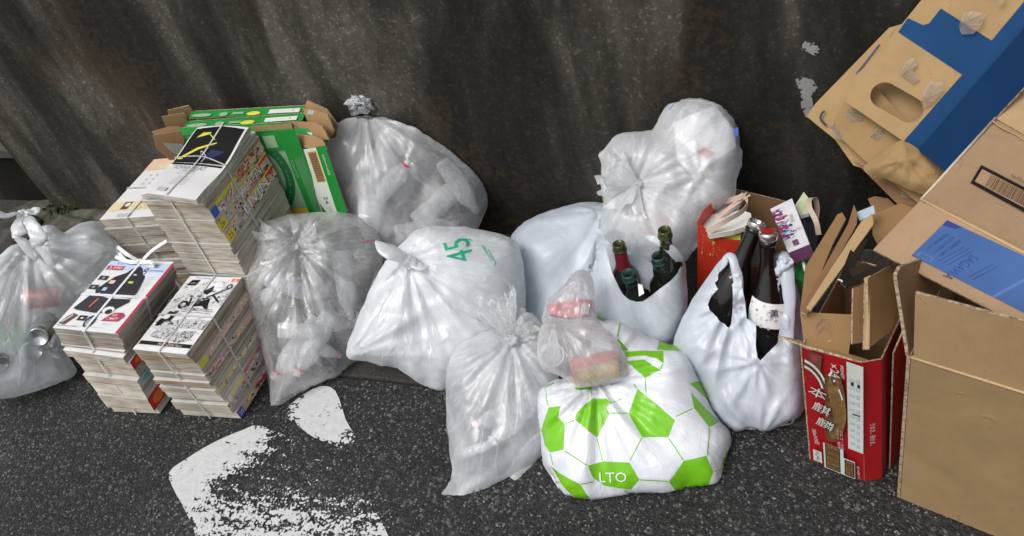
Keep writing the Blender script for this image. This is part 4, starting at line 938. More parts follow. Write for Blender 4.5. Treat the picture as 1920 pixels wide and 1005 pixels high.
r, tl, tr, bl, br = carton(1.655, (337, 240), (548, 229), [(338, 243, 0), (335, 236, 0), (318, 237, -.01), (284, 246, -.05), (290, 256, -.05), (330, 252, -.02)], [(546, 231, 0), (544, 228, 0), (588, 229, -.02), (604, 236, -.03), (617, 262, -.05), (600, 262, -.04), (560, 243, -.01)], 'third green drink carton from the wall with yellow and white print on its lid strip')
p = Print(tl + [0, -.003, .001], tr - tl, np.array([0, -.025, -.006]), .0018); p.n = unit(np.array([0, -.3, 1.])); p.rect(.32, .2, .39, .95, INK['lemon']); p.rect(.40, .2, .53, .95, KWH); p.build('flap_print', r)
slab('inner_flap', [W(470, 238, 1.635), W(546, 232, 1.635), W(556, 265, 1.625), W(490, 263, 1.625)], .003, [KR, KE, KR], r)
slab('end_panel', [W(548, 236, 1.64), W(566, 240, 1.64), W(600, 241, 1.63), W(614, 268, 1.615), W(560, 268, 1.61)], .003, [KG, KE, KR], r)
p = Print(W(566, 262, 1.625), W(590, 264, 1.62) - W(566, 262, 1.625), W(562, 246, 1.635) - W(566, 262, 1.625), .003); p.rect(0, 0, .5, 1, KWH); p.rect(.6, 0, 1, 1, KWH); p.build('end_print', r)
# front carton: big printed face
y = 1.60; tl, tr = W(345, 258, y), W(560, 263, y); bl, br = W(430, 440, y - .04), W(628, 430, y - .04)
root = empty('drink_carton', ((bl + br) / 2) * np.array([1, 1, 0]) + [0, 0, .01], 'front green drink carton with a round emblem, yellow corner and barcode panel', 'carton', 'flattened green drink cartons leaning on the wall')
lo_l, lo_r = bl.copy(), br.copy(); kx = (bl - tl); s_ = (bl[2] - .01) / -kx[2]; lo_l = bl + kx * s_ * np.array([0.0, .3, 1]); lo_r = br + (br - tr) * ((br[2] - .01) / -(br - tr)[2]) * np.array([0, .3, 1])
slab('panel', [tl, tr, br, bl], .004, [KG, KE, KR], root); slab('panel', [bl, br, lo_r, lo_l], .004, [KG, KE, KR], root)
slab('end_flap', [W(346, 262, y), W(340, 246, y), W(328, 247, y - .02), W(287, 254, y - .05), W(294, 280, y - .06), W(318, 300, y - .07), W(340, 300, y - .03)], .004, [KR, KE, KG], root)
slab('side_panel', [W(306, 268, y - .065), W(322, 286, y - .07), W(352, 300, y - .03), W(342, 270, y - .03)], .003, [KWH, KE, KR], root)
slab('end_flap', [W(556, 262, y + .003), W(552, 249, y + .02), W(560, 252, y + .01), W(594, 256, y), W(606, 264, y - .01), W(613, 279, y - .02), W(562, 277, y)], .004, [KR, KE, KG], root)
a0, a1, a2, a3 = W(563, 276, y - .004), W(608, 275, y - .012), W(652, 400, y - .07), W(606, 402, y - .04)
sp_ = slab('side_panel', [a0, a1, a2, a3], .004, [KG, KE, KR], root)
p = Print(a3, a2 - a3, a0 - a3, .002); p.rect(.0, 0, .62, .97, KWH); p.rect(.62, 0, 1, .98, KG); p.rect(.22, .48, .60, .93, INK['lemon']); p.rect(.25, .49, .57, .92, KR)
for k_ in range(16): p.rect(.27, .50 + k_ * .0255, .55, .513 + k_ * .0255, INK['brown'])
p.text('500ml×24缶', .82, .72, .011, KWH, -90, w=.065); p.text('24', .36, .22, .018, KGD, -90); p.text('1ケ×', .40, .07, .012, KGD, -90, w=.022); p.text('1', .2, .02, .012, KGD, 0); p.build('side_print', sp_)
p = Print(bl, br - bl, tl - bl, .0025)
p.rect(.58, .03, .84, .80, KPG); p.oval(.56, .58, .28, .38, KPG, 40); 
pts = [(.53 + .29 * math.cos(t), .58 + .39 * math.sin(t)) for t in np.linspace(-1.25, 1.75, 30)] + [(.53 + .215 * math.cos(t), .58 + .29 * math.sin(t)) for t in np.linspace(1.75, -1.25, 30)]
for i in range(29): p.poly([pts[i], pts[i + 1], pts[58 - i], pts[59 - i]], KGD)
for i, ch in enumerate('BREWED FOR GOOD TIMES'):
    t = 1.45 - i * .125; p.text(ch, .53 + .252 * math.cos(t), .58 + .34 * math.sin(t), .008, KPG, math.degrees(t) - 90, w=None) if ch != ' ' else None
p.rect(.84, .02, .985, .97, KG); p.rect(.66, .80, .84, .97, KG); p.poly([(.50, 0), (.84, 0), (.84, .24), (.52, .25)], KYL); p.oval(.76, .06, .06, .07, INK['cream']); p.text('生ビ', .76, .06, .009, KGD)
p.text('500ml×24', .865, .62, .010, KPG, -90, w=.06)
for k_ in range(9): p.line((.895 + .009 * k_, .16), (.895 + .009 * k_, .70 + .015 * (k_ % 3)), .0009, KPG)
p.rect(.70, .83, .80, .94, KPG); p.rect(.86, .03, .97, .13, KPG); collage(p, rs, ['green', 'lgrey'], 20, .80, .96, .02, .12, .003); p.build('face_print', root)

# ================================================================ CARTONS AT THE RIGHT
# red beer carton standing on end, stuffed with cardboard
RED = plain('carton_red', (.36, .008, .012), .35, .08, 10); GOLD = plain('ink_gold', (.22, .13, .04), .45, .35, 90); KB = kraft('kraft_box', (.27, .16, .07)); KB2 = kraft('kraft_pale', (.42, .28, .15))
BL, BR = G(1520, 864), G(1621, 904); u = unit(BR - BL); v = np.array([-u[1], u[0], 0]); Z3 = np.array([0, 0, 1.]); h = .402
TLb, TRb = G(1503, 652, h), G(1616, 680, h)
cor = G(1652, 909) * np.array([1, 1, 0]); cor = BR + unit(u * .8 + v * .62) * .036; corT = cor + (TRb - BR)
bk = cor + v * .20; bkT = corT + v * .20; bl2 = BL + v * .23; bl2T = TLb + v * .23
root = empty('beer_carton', (BL + BR + bk + bl2) / 4, 'narrow red carton with gold emblem and barcodes, stuffed full of folded cardboard', 'carton')
z_ = Z3 * .004
f1 = slab('front_panel', [BL + z_, BR + z_, TRb, TLb], .003, [RED, KE, KR], root); f2 = slab('corner_panel', [BR + z_, cor + z_, corT, TRb], .003, [RED, KE, KR], root)
slab('side_panel', [cor + z_, bk + z_, bkT, corT], .003, [RED, KE, KR], root); slab('side_panel', [BL + z_, bl2 + z_, bl2T, TLb], .003, [KR, KE, RED], root); slab('back_panel', [bl2 + z_, bk + z_, bkT + Z3 * .03, bl2T + Z3 * .03], .003, [KR, KE, RED], root)
p = Print(BL + z_, BR - BL, TLb - BL, .0015)
p.rect(.72, .27, .98, 1, KWH)
for k_ in range(10): p.rect(.76, .32 + .06 * k_, .84, .34 + .06 * k_, plain('faint_ink', (.45, .48, .55), .6, .1, 40)); p.rect(.87, .30 + .062 * k_, .92, .335 + .062 * k_, plain('faint_ink', (.45, .48, .55), .6, .1, 40))
p.rect(.79, .83, .83, .86, INK['black']); p.rect(.89, .83, .93, .855, INK['black']); p.rect(.80, .595, .93, .605, INK['black'])
p.poly([(.12, .99), (.34, .99), (.30, .86), (.12, .88)], INK['brown']); p.poly([(.16, .97), (.26, .97), (.24, .92), (.18, .93)], INK['crimson'])
# the round crest: concentric gold bands and a leafy animal-like ornament kept generic
for (rx, ry, mt) in ((.30, .155, KWH), (.27, .142, INK['brown']), (.25, .13, GOLD), (.225, .118, INK['brown'])): p.oval(-.02 + .30 * 0 + .05, .76, rx, ry, mt) if False else None
arc = lambda a0, a1, r0, r1, mt: [p.poly([(max(.003, .02 + r0 * math.cos(t)), .70 + .55 * r0 * math.sin(t)), (max(.003, .02 + r1 * math.cos(t)), .70 + .55 * r1 * math.sin(t)), (max(.003, .02 + r1 * math.cos(t2)), .70 + .55 * r1 * math.sin(t2)), (max(.003, .02 + r0 * math.cos(t2)), .70 + .55 * r0 * math.sin(t2))], mt) for t, t2 in zip(np.linspace(a0, a1, 16)[:-1], np.linspace(a0, a1, 16)[1:])]
arc(.15, 1.5, .36, .40, KWH); arc(.15, 1.5, .27, .345, INK['brown']); arc(.2, 1.5, .29, .325, KWH)
def blob(pts, mt, g=0):
    q_ = smooth_poly([np.array(a) for a in pts], 4); c_ = sum(q_) / len(q_); p.poly([tuple(np.maximum(a + (a - c_) * g, .003)) for a in q_], mt)
body = [(.44, .84), (.52, .87), (.60, .83), (.62, .74), (.70, .66), (.71, .56), (.66, .46), (.60, .40), (.52, .34), (.44, .33), (.40, .38), (.46, .44), (.50, .52), (.46, .62), (.42, .72)]
blob([(.40, .86), (.60, .90), (.69, .76), (.71, .56), (.66, .44), (.50, .30), (.36, .30), (.32, .40), (.36, .60), (.36, .74)], plain('ink_gold_dark', (.13, .06, .025), .5, .4, 60)); blob(body, GOLD)
p.poly([(.47, .85), (.51, .90), (.55, .86), (.585, .80), (.50, .79)], INK['brown']); p.line((.45, .86), (.50, .905), .004, INK['white']); p.line((.60, .78), (.66, .70), .0025, INK['white']); p.oval(.53, .835, .018, .009, INK['white'])
for t_ in np.linspace(.36, .74, 22):
    x_ = np.interp(t_, [.36, .46, .6, .74], [.50, .58, .60, .54])
    for w_ in (-.055, 0, .055): p.line((x_ + w_ - .028, t_ + .008), (x_ + w_, t_ - .004), .0010, INK['brown'])
for i, ch in enumerate('本麒麟'): p.text(ch, .26 + .05 * i, .70 - .125 * i, .036, INK['black'], -14, 1.0); p.text(ch, .255 + .05 * i, .703 - .125 * i, .034, KWH, -14, 1.0)
p.text('350ml×24缶', .17, .30, .011, KWH, -84, w=.055); p.text('×24', .56, .93, .016, KWH, -84, w=.04); p.text('FRESHEST', .68, .94, .006, KWH, -88, w=.04); p.text('リキュール（発泡性）', .58, .36, .006, KWH, -88, w=.075); p.text('アルコール分', .64, .36, .006, KWH, -88, w=.07)
p.rect(.10, .06, .26, .17, KWH); p.text('AQ461', .18, .115, .010, INK['black'], -88, w=.038); p.rect(.30, .03, .66, .275, KWH); p.rect(.66, .03, .86, .20, KWH)
for (x0, x1, y0, y1) in ((.35, .58, .045, .265), (.70, .83, .05, .185)):
    p.rect(x0 - .02, y0 - .008, x1 + .02, y1 + .008, INK['black']); p.rect(x0, y0, x1, y1, GOLD); n_ = 20; ww = (y1 - y0) / n_
    for k_ in range(n_):
        if k_ % 5 != 4: p.rect(x0 + .01, y0 + ww * k_, x1 - .01, y0 + ww * (k_ + .55), INK['brown'])
p.text('酒 20歳から', .93, .12, .005, KWH, -88, w=.05)
p.build('front_print', f1)
p = Print(BR + z_, cor - BR, TRb - BR, .0015); p.text('うまさ、極める。', .48, .42, .0115, KWH, -90, w=.075); p.build('corner_print', f2)
# flaps folded outwards over the front
fl0, fl1 = TLb + Z3 * .004, TRb + Z3 * .004
slab('front_flap', [fl0 + [0, 0, .0], fl1 + [0, 0, .0], G(1631, 668, h - .012) * 1.0, G(1620, 680, h - .03), G(1530, 645, h - .022), G(1458, 632, h - .01), G(1470, 626, h)], .004, [kraft('kraft_flap', (.50, .36, .17)), KE, KR], root)
slab('inner_flap', [TLb + v * .015 - Z3 * .01, TRb + v * .02 - u * .03 - Z3 * .03, G(1600, 590, h + .03), G(1500, 585, h + .035)], .003, [KB, KE, KR], root)
pf = Print(TLb + v * .015, (TRb - TLb), G(1500, 585, h + .035) - TLb, .004)
for k_ in (0, 1): pf.line((.20, .30 + .2 * k_), (.32, .58 + .2 * k_), .0016, INK['brown']); pf.line((.32, .58 + .2 * k_), (.46, .42 + .2 * k_), .0016, INK['brown'])
pf.build('flap_print', root)
slab('print_strip', [G(1552, 640, h - .004), G(1600, 632, h - .004), G(1600, 622, h - .004), G(1556, 630, h - .004)], .001, [KWH], root)
# second red sheet behind with a big 1
r1 = G(1655, 648, h); s1 = [cor + v * .03 + u * .01 + z_, cor + v * .15 + u * .02 + z_, corT + v * .15 + u * .025 + Z3 * .03, corT + v * .10 + u * .02 + Z3 * .035, corT + v * .03 + u * .01 - Z3 * .01]
b2 = slab('red_board', s1, .003, [RED, KE, KR], root); p = Print(s1[0], s1[1] - s1[0], s1[2] - s1[1], .002); p.text('1', .5, .84, .05, KWH, 0); p.text('本', .5, .5, .05, plain('ink_ghost', (.32, .10, .08), .5, .1, 20)); p.build('board_print', b2)
# cardboard pieces stuffed in: each its own thing
def piece(pts, label, mats=None, th=.004, z0=None):
    P = []
    for q_ in pts: P.append(at(*q_) if len(q_) == 3 else q_)
    o = slab('cardboard_sheet', P, th, mats or [KB, KE, KR]); return tag(o, label, 'cardboard', 'cardboard pieces in the red carton')
piece([(1500, 580, 1.70), (1503, 560, 1.72), (1510, 500, 1.80), (1570, 402, 1.92), (1579, 398, 1.93), (1586, 410, 1.92), (1560, 460, 1.85), (1520, 560, 1.72), (1508, 590, 1.68)], 'leftmost brown cardboard piece in the red carton, scuffed along its edge')
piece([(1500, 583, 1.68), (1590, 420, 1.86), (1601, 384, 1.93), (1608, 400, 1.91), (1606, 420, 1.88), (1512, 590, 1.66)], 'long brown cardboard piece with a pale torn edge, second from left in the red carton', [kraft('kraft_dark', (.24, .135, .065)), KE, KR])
piece([(1511, 578, 1.66), (1615, 415, 1.86), (1635, 400, 1.90), (1638, 420, 1.86), (1566, 520, 1.72), (1520, 582, 1.65)], 'pale smooth cardboard piece leaning beside the black tray in the red carton', [kraft('kraft_pale2', (.47, .32, .17)), KE, KR])
piece([(1600, 540, 1.63), (1628, 530, 1.66), (1625, 640, 1.60), (1598, 645, 1.58)], 'narrow upright brown strip of cardboard at the front of the red carton', [kraft('kraft_dark', (.24, .135, .065)), KE, KR])
piece([(1622, 520, 1.62), (1632, 516, 1.63), (1630, 655, 1.555), (1620, 655, 1.55)], 'folded double edge of cardboard between the two upright pieces in the red carton', [kraft('kraft_pale2', (.47, .32, .17)), KE, KR])
piece([(1627, 522, 1.62), (1680, 492, 1.74), (1700, 490, 1.78), (1672, 620, 1.66), (1630, 652, 1.555)], 'broad upright brown cardboard at the right of the red carton', [KB, KE, KR])
# black plastic packaging
BK = plain('black_plastic', (.010, .010, .011), .28, .2, 30)
root = empty('plastic_tray', at(1610, 560, 1.72), 'folded black plastic packaging tray poking out of the red carton', 'tray')
slab('panel', [at(1572, 526, 1.70), at(1605, 440, 1.84), at(1627, 438, 1.84), at(1626, 450, 1.83), at(1592, 525, 1.70)], .003, [BK], root)
slab('panel', [at(1575, 530, 1.68), at(1600, 518, 1.70), at(1665, 487, 1.74), at(1672, 492, 1.73), at(1640, 520, 1.66), at(1585, 537, 1.66)], .003, [BK], root)
slab('panel', [at(1590, 505, 1.73), at(1622, 492, 1.76), at(1640, 500, 1.74), at(1598, 520, 1.70)], .003, [BK], root)
tube('torn_edge', [at(1571, 524, 1.695), at(1578, 526, 1.69), at(1582, 535, 1.68)], .0016, INK['white'], root)
o = slab('leaflet', [at(1606, 398, 1.95), at(1638, 385, 1.97), at(1641, 400, 1.95), at(1612, 414, 1.93)], .0015, [plain('pale_blue_paper', (.50, .62, .70), .4, .1, 15)]); tag(o, 'pale blue leaflet sticking up behind the cardboard in the red carton', 'leaflet')

# big open carton at the right front
BLb = G(1688, 935); ud = unit(G(1850, 1000) - BLb); vd = np.array([-ud[1], ud[0], 0]); TLc = at(1708, 670, 1.60); lean = TLc - BLb; Wd = .46; Dp = .30
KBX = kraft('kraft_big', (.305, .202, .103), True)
root = empty('cardboard_box', BLb + ud * Wd / 2 + vd * Dp / 2, 'large plain brown cardboard box standing open at the front right', 'box')
BRb = BLb + ud * Wd; TRc = TLc + ud * Wd
slab('front_panel', [BLb + Z3 * .003, BRb + Z3 * .003, TRc, TLc], .006, [KBX, KE, KR], root); slab('side_panel', [BLb - ud * .001 + Z3 * .003, BLb - ud * .001 + vd * Dp + Z3 * .003, TLc + vd * Dp - ud * .001, TLc - ud * .001], .006, [KBX, KE, KR], root)
slab('side_panel', [BRb + Z3 * .003, BRb + vd * Dp + Z3 * .003, TRc + vd * Dp, TRc], .006, [KBX, KE, KR], root); slab('back_panel', [BLb + vd * Dp + Z3 * .003, BRb + vd * Dp + Z3 * .003, TRc + vd * Dp, TLc + vd * Dp], .006, [KBX, KE, KR], root)
slab('bottom_panel', [BLb + Z3 * .006, BRb + Z3 * .006, BRb + vd * Dp + Z3 * .006, BLb + vd * Dp + Z3 * .006], .004, [KBX, KE, KR], root)
ft = at(1716, 549, 1.505); slab('front_flap', [TLc + Z3 * .002 + ud * .004, TRc + Z3 * .002, ft + ud * (Wd - .01), ft], .006, [KBX, KE, KR], root)
tube('crease', [TLc + Z3 * .001 - vd * .001, TRc + Z3 * .001 - vd * .001], .0022, kraft('kraft_crease', (.47, .33, .18)), root)
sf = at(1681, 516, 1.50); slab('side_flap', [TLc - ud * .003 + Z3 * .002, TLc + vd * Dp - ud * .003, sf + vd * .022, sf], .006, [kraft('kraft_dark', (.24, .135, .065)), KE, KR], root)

# flattened carton with the blue courier label, leaning above it
A0, A1, A2, A3 = at(1727, 375, 1.68), at(1990, 512, 1.60), at(2080, 345, 1.80), at(1866, 222, 1.88)
KS = kraft('kraft_pinkish', (.34, .225, .135), True)
root = empty('cardboard_carton', (A0 + A1) / 2, 'flattened cardboard carton with blue courier label and framed barcode above the large box', 'carton')
fa_ = slab('panel', [A0, A1, A2, A3], .010, [KS, KE, KR], root)
nA = unit(np.cross(A1 - A0, A3 - A0)); nA = nA if nA @ (CAM - A0) > 0 else -nA
B0, B1 = at(1637, 468, 1.63), at(1985, 646, 1.56)
nB0 = unit(np.cross(A0 - B0, A1 - B0)); B1 = onplane(1985, 646, B0, nB0)
fb_ = slab('flap', [B0, B1, A1 + nA * .001, A0 + nA * .001], .005, [KS, KE, KR], root)
C0, C1 = at(1944, 120, 1.95), at(2150, 240, 1.86); slab('flap', [A3 + nA * .001, A2 + nA * .001, C1, C0], .005, [kraft('kraft_tan', (.38, .26, .14)), KE, KR], root)
tube('crease', [A0 + nA * .002, A1 + nA * .002], .003, kraft('kraft_crease', (.47, .33, .18)), root); tube('crease', [A0 + nA * .001, A3 + nA * .001], .0025, plain('cut_edge', (.55, .48, .38), .8, .1, 60), root)
tube('crease', bez([A3 + nA * .002 - unit(A3 - A0) * .012, lerp(A3, A2, .1) + nA * .003 - unit(A3 - A0) * .016, lerp(A3, A2, .25) + nA * .002 - unit(A3 - A0) * .012, lerp(A3, A2, .5) + nA * .002 - unit(A3 - A0) * .02], 6), .0018, kraft('kraft_tan', (.38, .26, .14)), root)
def frame_on(O, px0, px1, px2, N):
    a, b_, c_ = onplane(*px0, O, N), onplane(*px1, O, N), onplane(*px2, O, N); return a, b_ - a, c_ - a
O_, U_, V_ = frame_on(A0, (1822, 345), (1950, 414), (1842, 312), nA)
p = Print(O_, U_, V_, .002); p.rect(-.02, -.02, 1.02, 1.0, INK['black']); p.rect(.02, .14, .98, .84, KS)
rr = np.random.RandomState(11)
x = .17
while x < .95:
    w_ = rr.uniform(.004, .018); p.rect(x, .18, x + w_, .80, INK['brown']); x += w_ + rr.uniform(.005, .016)
p.text('ALPE1000013', .62, 1.20, .007, INK['brown'], 0, w=.06); p.build('barcode_print', fa_)
nB = nB0; nB = nB if nB @ (CAM - B0) > 0 else -nB
O_, U_, V_ = frame_on(B0, (1709, 480), (1945, 600), (1776, 414), nB)
LB = plain('label_blue', (.050, .110, .28), .45, .1, 14, spec=.25); LD = plain('label_navy', (.02, .035, .20), .4, .1, 20); LL = plain('label_pale', (.09, .165, .37), .45, .1, 20, spec=.25)
p = Print(O_, U_, V_, .002); p.rect(0, 0, 1.15, 1, LB); p.poly([(0, .80), (0, 1), (.06, 1)], LD) if False else p.poly([(-.0, .86), (0, 1), (.13, 1.0), (.10, .90)], LD); p.poly([(.66, 0), (.685, 0), (.81, 1), (.785, 1)], LL)
p.text('SAGAWA', .345, .24, .016, LD, 262, w=.060)
for k_, s_ in enumerate(('取扱注意お願いします', '大切なお荷物です', '天地無用でお願い')): p.text(s_, .07 + .055 * k_, .50 - .01 * k_, .0065, LD, 262, w=.045)
for k_ in range(3): p.line((.19 + .035 * k_, .15), (.25 + .035 * k_, .66), .0010, LD)
for k_ in range(2): p.line((.44 + .035 * k_, .12), (.50 + .035 * k_, .56), .0010, LD)
p.rect(.03, .03, .15, .16, LL); p.rect(.045, .05, .135, .14, LB); p.build('courier_label', fb_)

# blue and kraft carton leaning on the wall
KBL = plain('print_blue', (.006, .050, .145), .6, .12, 9, spec=.15); KBD = plain('print_blue_shaded', (.004, .030, .095), .6, .12, 9, spec=.15)  # KBD: same blue for the turned side panel, its shade put into the colour
root = empty('printed_carton', G(1900, 660), 'folded kraft carton printed with blue bands and an oval hand hole, leaning on the wall', 'carton')
kk_ = kraft('kraft_yellow', (.37, .245, .115), False); T0 = 2.04
slab('back_panel', [at(*q_) for q_ in [(1512, 218, 2.05), (1530, 193, 2.05), (1700, 18, 2.05), (1780, -70, 2.05), (2080, -70, 2.05), (2080, 420, 2.05), (1980, 640, 2.05), (1810, 560, 2.05), (1722, 400, 2.05), (1700, 378, 2.05), (1636, 322, 2.05), (1600, 310, 2.05), (1566, 262, 2.05)]], .006, [kk_, KE, KR], root)
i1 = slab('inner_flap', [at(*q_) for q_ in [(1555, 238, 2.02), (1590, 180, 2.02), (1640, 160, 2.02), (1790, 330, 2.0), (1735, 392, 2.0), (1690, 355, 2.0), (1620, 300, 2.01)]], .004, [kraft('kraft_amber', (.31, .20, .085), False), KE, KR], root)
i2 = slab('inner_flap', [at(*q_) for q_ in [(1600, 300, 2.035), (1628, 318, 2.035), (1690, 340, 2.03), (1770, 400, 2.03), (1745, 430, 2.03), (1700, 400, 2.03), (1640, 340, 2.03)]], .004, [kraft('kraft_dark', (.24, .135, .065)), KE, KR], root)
# front panel with the hand hole: ring of quads round the slot
Pf = Plane2(1.97, 1700, 150); hole = []
ha, hb = Pf.to2(1657, 178), Pf.to2(1706, 206); hd = unit(hb - ha); hn = np.array([-hd[1], hd[0]]); hr = .0265
for t in np.linspace(PI / 2, 3 * PI / 2, 12): hole.append(ha + hd * math.cos(t) * hr + hn * math.sin(t) * hr)
for t in np.linspace(-PI / 2, PI / 2, 12): hole.append(hb + hd * math.cos(t) * hr + hn * math.sin(t) * hr)
outl = [Pf.to2(*q_) for q_ in [(1584, 190), (1606, 140), (1640, 108), (1700, 34), (1760, -40), (2000, -40), (1920, 52), (1722, 281), (1694, 265)]]
def holed(name, outl, hole, th, mats, parent, pl):
    vs2 = outl + hole; n1, n2 = len(outl), len(hole); ed = [(i, (i + 1) % n1) for i in range(n1)] + [(n1 + i, n1 + (i + 1) % n2) for i in range(n2)]
    vo, _, fo, _, _, _ = geometry.delaunay_2d_cdt([Vector(p_) for p_ in vs2], ed, [], 1, 1e-6); q_ = np.array([list(x_) for x_ in vo]); F = [list(f_) for f_ in fo if not inpoly(q_[list(f_)].mean(0)[None], np.array(hole))[0]]
    k = len(q_); vs = [pl.to3(a) for a in q_] + [pl.to3(a, -th) for a in q_]; fs = [f_ for f_ in F] + [[i + k for i in f_][::-1] for f_ in F]; mi = [0] * len(F) + [2] * len(F)
    for lp in (list(range(n1)), list(range(n1, n1 + n2))):
        for i in range(len(lp)): a, b_ = lp[i], lp[(i + 1) % len(lp)]; fs.append([a, b_, b_ + k, a + k]); mi.append(1)
    o = pyobj(name, vs, fs, mats, parent, midx=mi); flip_fix(o); return o
f_ = holed('front_panel', outl, hole, .005, [kk_, KE, KR], root, Pf)
O_, U_, V_ = frame_on(Pf.O, (1694, 265), (1920, 5), (1584, 190), Pf.N)   # U along the fold up-right, V towards upper-left
p = Print(O_, U_, V_, .0015)
def fr(px, py):
    d_ = onplane(px, py, Pf.O, Pf.N) - O_; M_ = np.stack([U_, V_], 1); return tuple(np.linalg.lstsq(M_, d_, rcond=None)[0])
p.poly([fr(*q_) for q_ in [(1694, 265), (1804, 140), (1684, 60), (1702, 34), (1730, 47), (1742, 44), (1764, 16), (1859, 76), (1924, -2), (1990, -10), (1920, 51), (1722, 281)]], KBL)
p.build('blue_print', f_)
d0 = [at(1722, 281, 1.965), at(1920, 52, 1.965), at(2010, -50, 1.965), at(2100, 0, 1.90), at(1960, 120, 1.88), at(1872, 215, 1.87), at(1773, 322, 1.87)]
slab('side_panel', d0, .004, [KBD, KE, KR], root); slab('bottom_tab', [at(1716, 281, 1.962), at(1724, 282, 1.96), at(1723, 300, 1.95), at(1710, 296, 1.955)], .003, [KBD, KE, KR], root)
tapeM = film('old_tape', .13, (.46, .38, .28), .5, .5, .5, .03, .2, .05)
def tape(pts, t):
    P_ = [at(px, py, t) for px, py in pts]; c_ = sum(P_) / len(P_); pl_ = Plane2(t, *pts[0]); s_ = sheet(pl_, pts, .0012, .004, sp=.004, crump=.0006, smooth=1, rimn=.008, seed=len(pts)); o = make_film_obj('tape_patch', [s_], [tapeM], root); return o
tape([(1798, 48), (1806, 26), (1832, 22), (1848, 28), (1838, 52), (1826, 64), (1806, 62)], 1.962); tape([(1688, 140), (1700, 120), (1716, 112), (1724, 124), (1714, 134), (1722, 150), (1712, 158), (1698, 150)], 1.962)
tape([(1728, 190), (1732, 168), (1745, 152), (1768, 155), (1772, 170), (1752, 190), (1734, 202)], 1.962); tape([(1586, 210), (1600, 200), (1618, 212), (1615, 228), (1594, 228)], 2.012); tape([(1632, 256), (1642, 236), (1664, 244), (1660, 262), (1640, 264)], 2.008); tape([(1552, 240), (1562, 232), (1590, 262), (1566, 258)], 2.015); tape([(1870, -4), (1888, -10), (1886, 6), (1876, 8)], 1.962); tape([(1688, 362), (1698, 354), (1712, 362), (1706, 372), (1692, 370)], 2.02)
slotp = plain('slot_blue', (.09, .09, .16), .7, .1, 20)
slab('slot', [at(1604, 138, 2.044), at(1648, 82, 2.044), at(1650, 84, 2.044), at(1607, 140, 2.044)], .0005, [slotp], root)
tube('slot_mark', bez([at(1546, 208, 2.044), at(1540, 214, 2.044), at(1539, 224, 2.044), at(1549, 235, 2.044)], 6), .0022, INK['navy'], root)
# crumpled brown paper tucked under it
plq = Plane2(1.96, 1690, 320); s_ = sheet(plq, [(1620, 312), (1650, 290), (1690, 262), (1722, 282), (1775, 320), (1768, 345), (1742, 368), (1700, 352), (1660, 335), (1632, 330)], .02, .03, sp=.006, crump=.008, cscale=22, folds=[((1700, 300), .006, .12, 9)], seed=4)
o = make_film_obj('packing_paper', [s_], [kraft('kraft_paper_crumpled', (.32, .21, .095), False)]); tag(o, 'crumpled brown packing paper below the blue printed carton', 'paper')
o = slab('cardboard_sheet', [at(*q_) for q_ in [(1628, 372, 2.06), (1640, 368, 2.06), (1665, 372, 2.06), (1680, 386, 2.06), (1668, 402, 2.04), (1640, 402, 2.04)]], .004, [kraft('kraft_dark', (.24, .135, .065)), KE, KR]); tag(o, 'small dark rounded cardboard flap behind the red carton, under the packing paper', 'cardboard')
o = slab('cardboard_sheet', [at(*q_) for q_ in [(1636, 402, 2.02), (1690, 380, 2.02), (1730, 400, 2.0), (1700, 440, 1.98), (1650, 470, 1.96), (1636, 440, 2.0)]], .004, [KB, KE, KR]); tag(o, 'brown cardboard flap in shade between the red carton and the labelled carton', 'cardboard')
#PART3
# ================================================================ BOTTLES, CANS
PETM = clear_plastic('pet_plastic', .42, (.86, .87, .89)); CAPR = plain('ring_red', (.65, .02, .02), .4, .05, 20); CAPW = plain('cap_white', (.75, .76, .78), .4, .05, 20); PLAB = plain('bottle_label', (.62, .64, .66), .4, .15, 30)
PETP = [(.012, 0), (.030, .002), (.0325, .012), (.0325, .03), (.0305, .035), (.0325, .04), (.0325, .075), (.030, .082), (.0325, .09), (.0325, .135), (.029, .155), (.020, .175), (.0135, .188), (.0125, .193), (.016, .196), (.016, .199), (.0125, .202), (.0125, .214), (.011, .214)]
def pet(O, axis, label, s=1.0, cap=None, ring=True, lab=False, group='drink bottles inside the clear bags'):
    O = np.array(O, float); A = unit(axis)
    root = empty('plastic_bottle', O, label, 'bottle', group)
    lathe('body', [(r * s, h * s) for r, h in PETP], [PETM], O, A, root, seg=20, hook=lambda r, h, t: r * (1 + .05 * math.sin(5 * t + h * 60)) if r > .02 else r)
    if ring: lathe('neck_ring', [(.0145 * s, .190 * s), (.0175 * s, .190 * s), (.0175 * s, .197 * s), (.0145 * s, .197 * s)], [CAPR if ring is True else CAPW], O, A, root, seg=20)
    if cap: lathe('cap', [(.0145 * s, .200 * s), (.0148 * s, .218 * s), (.0135 * s, .220 * s), (.0001, .220 * s)], [cap], O, A, root, seg=20)
    if lab: lathe('label', [(.0332 * s, .075 * s), (.0332 * s, .125 * s)], [PLAB], O, A, root, seg=20)
def petpx(p0, p1, t0, t1, label, **kw):
    a, b = at(*p0, t0), at(*p1, t1); L_ = np.linalg.norm(b - a); pet(a, b - a, label, s=L_ / .214, **kw)
CANP = [(.0001, .003), (.021, .003), (.024, 0), (.027, .004), (.033, .012), (.033, .108), (.028, .118), (.0265, .122), (.0255, .119), (.0001, .117)]
ALU = plain('aluminium', (.62, .63, .65), .28, .06, 20, metallic=.9)
def can(O, axis, col, label, s=1.0):
    O = np.array(O, float); root = empty('drink_can', O, label, 'can', 'drink cans inside the bag at the far left'); A = unit(axis)
    lathe('body', [(r * s, h * s) for r, h in CANP[:6]], [ALU, col], O, A, root, 24, [0, 0, 0, 0, 1]); lathe('lid', [(r * s, h * s) for r, h in CANP[5:]], [ALU], O, A, root, 24)

